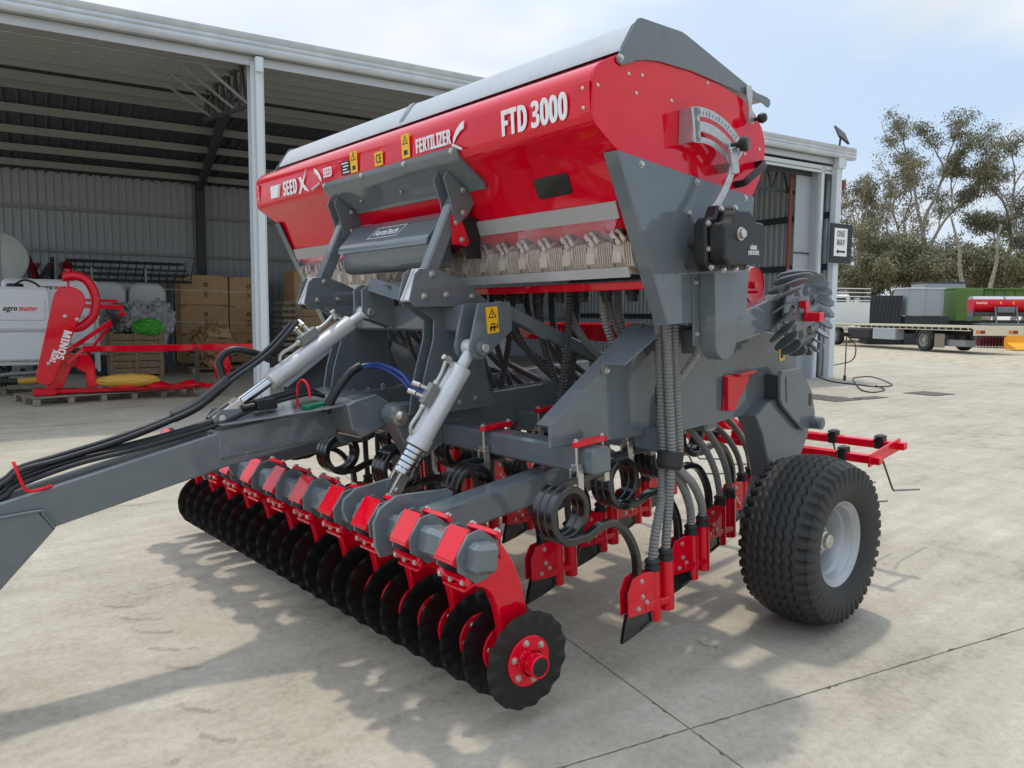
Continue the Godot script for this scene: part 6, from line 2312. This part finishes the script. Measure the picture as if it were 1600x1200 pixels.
func build_truck() -> void:
	# axis from the rear right corner (near the picture's right edge) away to the left
	var r0 := Vector3(-9.15, 0, -38.35)
	var f := Vector3(-.93, 0, .02) + Vector3(0, 0, 0)
	var rear_w := Vector3(-10.75, 0, -35.88)
	var front_w := Vector3(-17.0, 0, -39.6)
	var ax := (front_w - rear_w).normalized()   # pointing to the cab
	var sd := Vector3(-ax.z, 0, ax.x)
	if sd.dot(Vector3(3.5, 0, 1.5) - rear_w) < 0: sd = -sd   # towards the viewer
	var B := Basis(ax, Vector3.UP, ax.cross(Vector3.UP))
	if B.z.dot(sd) < 0: B = Basis(-ax, Vector3.UP, (-ax).cross(Vector3.UP))
	var o := rear_w - sd * .1
	var dirx := 1.0 if B.x.dot(ax) > 0 else -1.0
	var T := thing("flatbed_truck", "long flatbed truck with a cream empty tray parked on the gravel", "truck", Transform3D(B, o))
	var b := MB.new()
	var X := func(a: float) -> float: return a * dirx
	b.box(Vector3(X.call(2.25), 1.13, -1.15), Vector3(10.3, .10, 2.4), Basis(), .01)
	obj("tray_deck", b, M.old_timber, T)
	b = MB.new()
	b.box(Vector3(X.call(2.25), 1.15, .07), Vector3(10.4, .09, .06), Basis(), .006)
	b.box(Vector3(X.call(2.25), .98, .07), Vector3(10.2, .03, .04), Basis(), .004)
	b.box(Vector3(X.call(-2.95), 1.13, -1.15), Vector3(.08, .14, 2.5), Basis(), .006)
	obj("side_rail", b, M.cream, T)
	for k in 24:
		b = MB.new()
		b.box(Vector3(X.call(-2.7 + k * .43), 1.05, .07), Vector3(.035, .15, .03), Basis(), .002)
		obj("rope_rail_post", b, M.cream, T)
	b = MB.new()
	b.box(Vector3(X.call(1.5), .85, -1.15), Vector3(9.0, .22, .8), Basis(), .01)
	obj("chassis_rail", b, M.chassis, T)
	for q in [[.0, 0.0], [-.0, -2.0], [6.9, .0]]:
		b = MB.new()
		b.lathe(Vector3(X.call(q[0]), .50, q[1] + .05), Vector3(0, 0, 1), [Vector2(0, -.30), Vector2(.46, -.30), Vector2(.50, -.26), Vector2(.50, -.05), Vector2(.46, .0), Vector2(.30, -.01), Vector2(.28, -.03)], 32, true)
		var w := obj("tyre", b, M.rubber, T)
		b = MB.new()
		b.lathe(Vector3(X.call(q[0]), .50, q[1] + .05), Vector3(0, 0, 1), [Vector2(.29, -.01), Vector2(.27, -.02), Vector2(.24, -.12), Vector2(.12, -.12), Vector2(.11, -.03), Vector2(0, -.03)], 28)
		obj("rim", b, M.rim_grey, w)
	b = MB.new()
	b.prism(V2([[-.62, .55], [-.55, .85], [-.35, 1.02], [.35, 1.02], [.55, .85], [.62, .55], [.54, .55], [.48, .80], [.3, .95], [-.3, .95], [-.48, .80], [-.54, .55]]), Vector3(X.call(0), 0, 0), Vector3.RIGHT, Vector3.UP, Vector3(0, 0, 1), -.3, .05, .004)
	obj("mudguard", b, M.chassis, T)
	b = MB.new()
	b.box(Vector3(X.call(-.95), .50, -.02), Vector3(.62, .62, .03), Basis(), .006)
	obj("mud_flap", b, M.old_timber, T)
	b = MB.new()
	b.box(Vector3(X.call(2.6), .72, -.05), Vector3(1.7, .55, .5), Basis(), .02)
	obj("tool_box", b, M.bin_grey, T)
	b = MB.new()
	b.box(Vector3(X.call(4.7), .68, -.15), Vector3(2.0, .6, .6), Basis(), .1)
	obj("fuel_tank", b, M.chassis, T)
	b = MB.new()
	b.box(Vector3(X.call(-1.6), .42, -.4), Vector3(1.5, .3, .5), Basis(), .02)
	obj("under_tray_box", b, M.strip, T)
	# rear face with lights
	b = MB.new()
	b.box(Vector3(X.call(-2.99), .92, -1.15), Vector3(.06, .28, 2.4), Basis(), .006)
	var rf := obj("rear_beam", b, M.cream, T)
	for z in [-.35, -1.95]:
		b = MB.new()
		b.box(Vector3(X.call(-3.025), .93, z), Vector3(.03, .14, .22), Basis(), .004)
		obj("tail_light", b, M.tail_red, rf)
		b = MB.new()
		b.box(Vector3(X.call(-3.025), .93, z + .23), Vector3(.03, .14, .18), Basis(), .004)
		obj("indicator_light", b, M.tail_amber, rf)
	# cab and headboard
	b = MB.new()
	b.box(Vector3(X.call(8.0), 1.75, -.05), Vector3(1.5, 1.15, .05), Basis(), .01)
	b.box(Vector3(X.call(7.25), 1.75, -1.15), Vector3(.05, 1.15, 2.2), Basis(), .01)
	obj("headboard", b, M.truck_white, T)
	for k in 4:
		b = MB.new()
		b.box(Vector3(X.call(8.0), 2.42 + k * .22, -.05), Vector3(1.5, .05, .05), Basis(), .004)
		b.box(Vector3(X.call(7.25), 2.42 + k * .22, -1.15), Vector3(.05, .05, 2.2), Basis(), .004)
		obj("headboard_rail", b, M.truck_white, T)
	for x in [7.28, 7.9, 8.72]:
		b = MB.new()
		b.box(Vector3(X.call(x), 2.65, -.05), Vector3(.06, .95, .055), Basis(), .004)
		obj("headboard_stake", b, M.truck_white, T)
	b = MB.new()
	b.box(Vector3(X.call(9.9), 1.75, -1.15), Vector3(1.9, 2.1, 2.2), Basis(), .12)
	obj("cab", b, M.truck_white, T)
	b = MB.new()
	b.box(Vector3(X.call(8.92), 2.3, -1.15), Vector3(.03, .6, 1.5), Basis(), .01)
	obj("rear_window", b, M.window_black, T)

# ---------------------------------------------------------------- trees
func tree(called: String, label: String, base: Vector3, h: float, spread: float, bare: float, seed_: int, leaves: int, tint: float, lean := Vector3.ZERO, low := .35) -> void:
	rng.seed = seed_
	var T := thing(called, label, "tree", Transform3D(Basis(), base), "trees beyond the yard")
	var wood := MB.new()
	var tips := []
	var stems := 1 + int(rng.randf() * 2.2)
	for s in stems:
		var dir := (Vector3(rng.randf_range(-.25, .25), 1, rng.randf_range(-.25, .25)) + lean).normalized()
		limb(wood, Vector3(rng.randf_range(-.4, .4), 0, rng.randf_range(-.4, .4)), dir, h * rng.randf_range(.40, .5) * (1.0 if low > .2 else .62), .0145 * h * (.75 if stems > 1 else 1.0), 0, tips, h, spread, low)
	obj("trunk", wood, M.bark, T)
	var cr := MB.new()
	cr.use_c = true
	var per := maxi(6, int(float(leaves) / maxf(1, tips.size())))
	for tp in tips:
		if rng.randf() < bare: continue
		var c: Vector3 = tp[0]
		var rr: float = tp[1]
		var tone := rng.randf()
		for k in per:
			var d := Vector3(rng.randfn(), rng.randfn() * .62, rng.randfn()) * rr * .52
			var p := c + d
			var l := rng.randf_range(.14, .30)
			var ax := Vector3(rng.randf_range(-.7, .7), rng.randf_range(-1.0, -.1), rng.randf_range(-.7, .7)).normalized()
			var sd := ax.cross(Vector3(rng.randfn(), rng.randfn(), rng.randfn())).normalized() * l * .17
			cr.col = Color(.11, .115, .055).lerp(Color(.26, .245, .145), clampf(tone * .6 + rng.randf() * .4, 0, 1)).lerp(Color(.22, .165, .095), tint * rng.randf())
			var q := p + ax * l
			var m := p + ax * l * .45
			var nn := ax.cross(sd)
			cr.ftri(p, m + sd, m - sd, nn)
			cr.ftri(q, m - sd, m + sd, nn)
	obj("crown", cr, M.leaf, T)
func limb(w: MB, p: Vector3, dir: Vector3, len_: float, r: float, depth: int, tips: Array, h: float, spread: float, low: float) -> void:
	var pts := [p]
	var q := p
	var d := dir
	var n := 4
	for k in n:
		d = (d + Vector3(rng.randfn() * .13, rng.randfn() * .05 + .03, rng.randfn() * .13)).normalized()
		q += d * len_ / n
		pts.append(q)
	# taper in segments
	var sm := MB.smooth(pts, 2)
	for k in sm.size() - 1:
		var ra := r * (1.0 - .45 * k / (sm.size() - 1.0))
		w.tube([sm[k], sm[k + 1]], ra, 5 if depth > 1 else 7, false)
	if depth >= 3:
		tips.append([q, h * .06 * spread])
		tips.append([q - d * len_ * .4, h * .055 * spread])
		return
	if depth >= 1 and q.y > h * low:
		tips.append([q, h * .05 * spread])
	var kids := 3 if depth == 0 else (3 + int(rng.randf() * 1.5))
	for k in kids:
		var a := TAU * (k + rng.randf() * .8) / kids
		var out := Vector3(cos(a), 0, sin(a))
		var nd := (d * .75 + out * rng.randf_range(.35, .75) * spread + Vector3(0, rng.randf_range(-.05, .35), 0)).normalized()
		var st: Vector3 = q if k < 2 else pts[2 + int(rng.randf() * 2)]
		limb(w, st, nd, len_ * (rng.randf_range(.46, .68) if low > .2 else rng.randf_range(.66, .86)), r * .52, depth + 1, tips, h, spread, low)

func build_trees() -> void:
	# placed on a broad arc behind the truck; heights from the photograph
	var R := Vector3(.657, 0, -.754)
	var F := Vector3(-.753, 0, -.658)
	var C := Vector3(3.48, -.03, 1.54)
	var spec := [
		# px, distance, height, spread, bare, leaves, tint, label
		[1360, 66.0, 16.5, .62, .12, 3600, .75, "brown leaved gum tree standing next to the floodlight on the shed corner", .5],
		[1408, 70.0, 21.0, .60, .10, 4200, .45, "tallest gum tree with a long bare limb, left of centre in the tree line", .5],
		[1462, 72.0, 17.5, .70, .38, 2600, .40, "sparse gum tree with dark bare limbs beside the sky gap", .5],
		[1540, 68.0, 18.0, .85, .12, 5200, .25, "broad gum tree with a domed open crown near the right edge", .45],
		[1622, 64.0, 15.0, 1.0, .08, 5200, .22, "dense olive gum tree cut by the picture's right edge", .3],
		[1345, 60.0, 8.8, 1.15, .03, 6000, .30, "bushy olive tree low behind the truck headboard", .12],
		[1395, 62.0, 11.2, 1.15, .02, 7500, .28, "round bushy tree below the tallest gum", .12],
		[1448, 60.0, 8.8, 1.15, .03, 6000, .32, "bushy tree behind the pale grey bin", .12],
		[1500, 63.0, 9.8, 1.15, .03, 6500, .45, "reddish olive bushy tree behind the green container", .12],
		[1562, 58.0, 9.8, 1.1, .04, 6500, .25, "bushy tree with pale leaning trunks behind the distant drill", .12],
		[1625, 60.0, 10.6, 1.1, .04, 6500, .25, "bushy tree at the right edge behind the green container", .12],
		[1300, 75.0, 9.5, 1.1, .05, 4500, .25, "bushy tree half hidden by the shed's right-hand post", .12],
		[1420, 82.0, 11.5, 1.3, .0, 7000, .2, "farther bushy tree filling the gap behind the round bushy tree", .05],
		[1520, 84.0, 12.5, 1.3, .0, 7000, .2, "farther bushy tree filling the gap right of the sparse gum", .05],
		[1600, 80.0, 12.5, 1.3, .0, 7000, .2, "farther bushy tree behind the right edge trees", .05],
	]
	var k := 0
	for e in spec:
		var lat: float = (e[0] - 800.0) / 1205.0 * e[1]
		var p: Vector3 = C + F * e[1] + R * lat
		tree("gum_tree" if k < 5 else "bushy_tree", e[7], p, e[2], e[3], e[4], 410 + k * 13, int(e[5] * 3.6), e[6], Vector3(.06 if k % 2 else 0.0, 0, .03), e[8])
		k += 1
	# pale dead stems leaning in front of the bushes
	var ds := thing("dead_tree", "pale bare leaning gum stems at the right edge behind the distant drill", "tree", Transform3D(Basis(), C + F * 54.0 + R * (785.0 / 1205.0 * 54.0)), "trees beyond the yard")
	for q in [[-2.0, 0.6, 8.0], [-.6, 3.6, 8.2], [1.2, 4.6, 7.5], [-3.2, -1.6, 8.5]]:
		var b := MB.new()
		var a: Vector3 = R * q[0]
		var pts := []
		for i in 8:
			var t := i / 7.0
			pts.append(a + R * q[1] * pow(t, 1.3) + Vector3(0, q[2] * t, 0) + R * .12 * sin(i * 2.1 + q[0]))
		var sm := MB.smooth(pts, 2)
		for i in sm.size() - 1: b.tube([sm[i], sm[i + 1]], lerpf(.20, .05, float(i) / sm.size()), 7, false)
		obj("trunk", b, M.bark, ds)
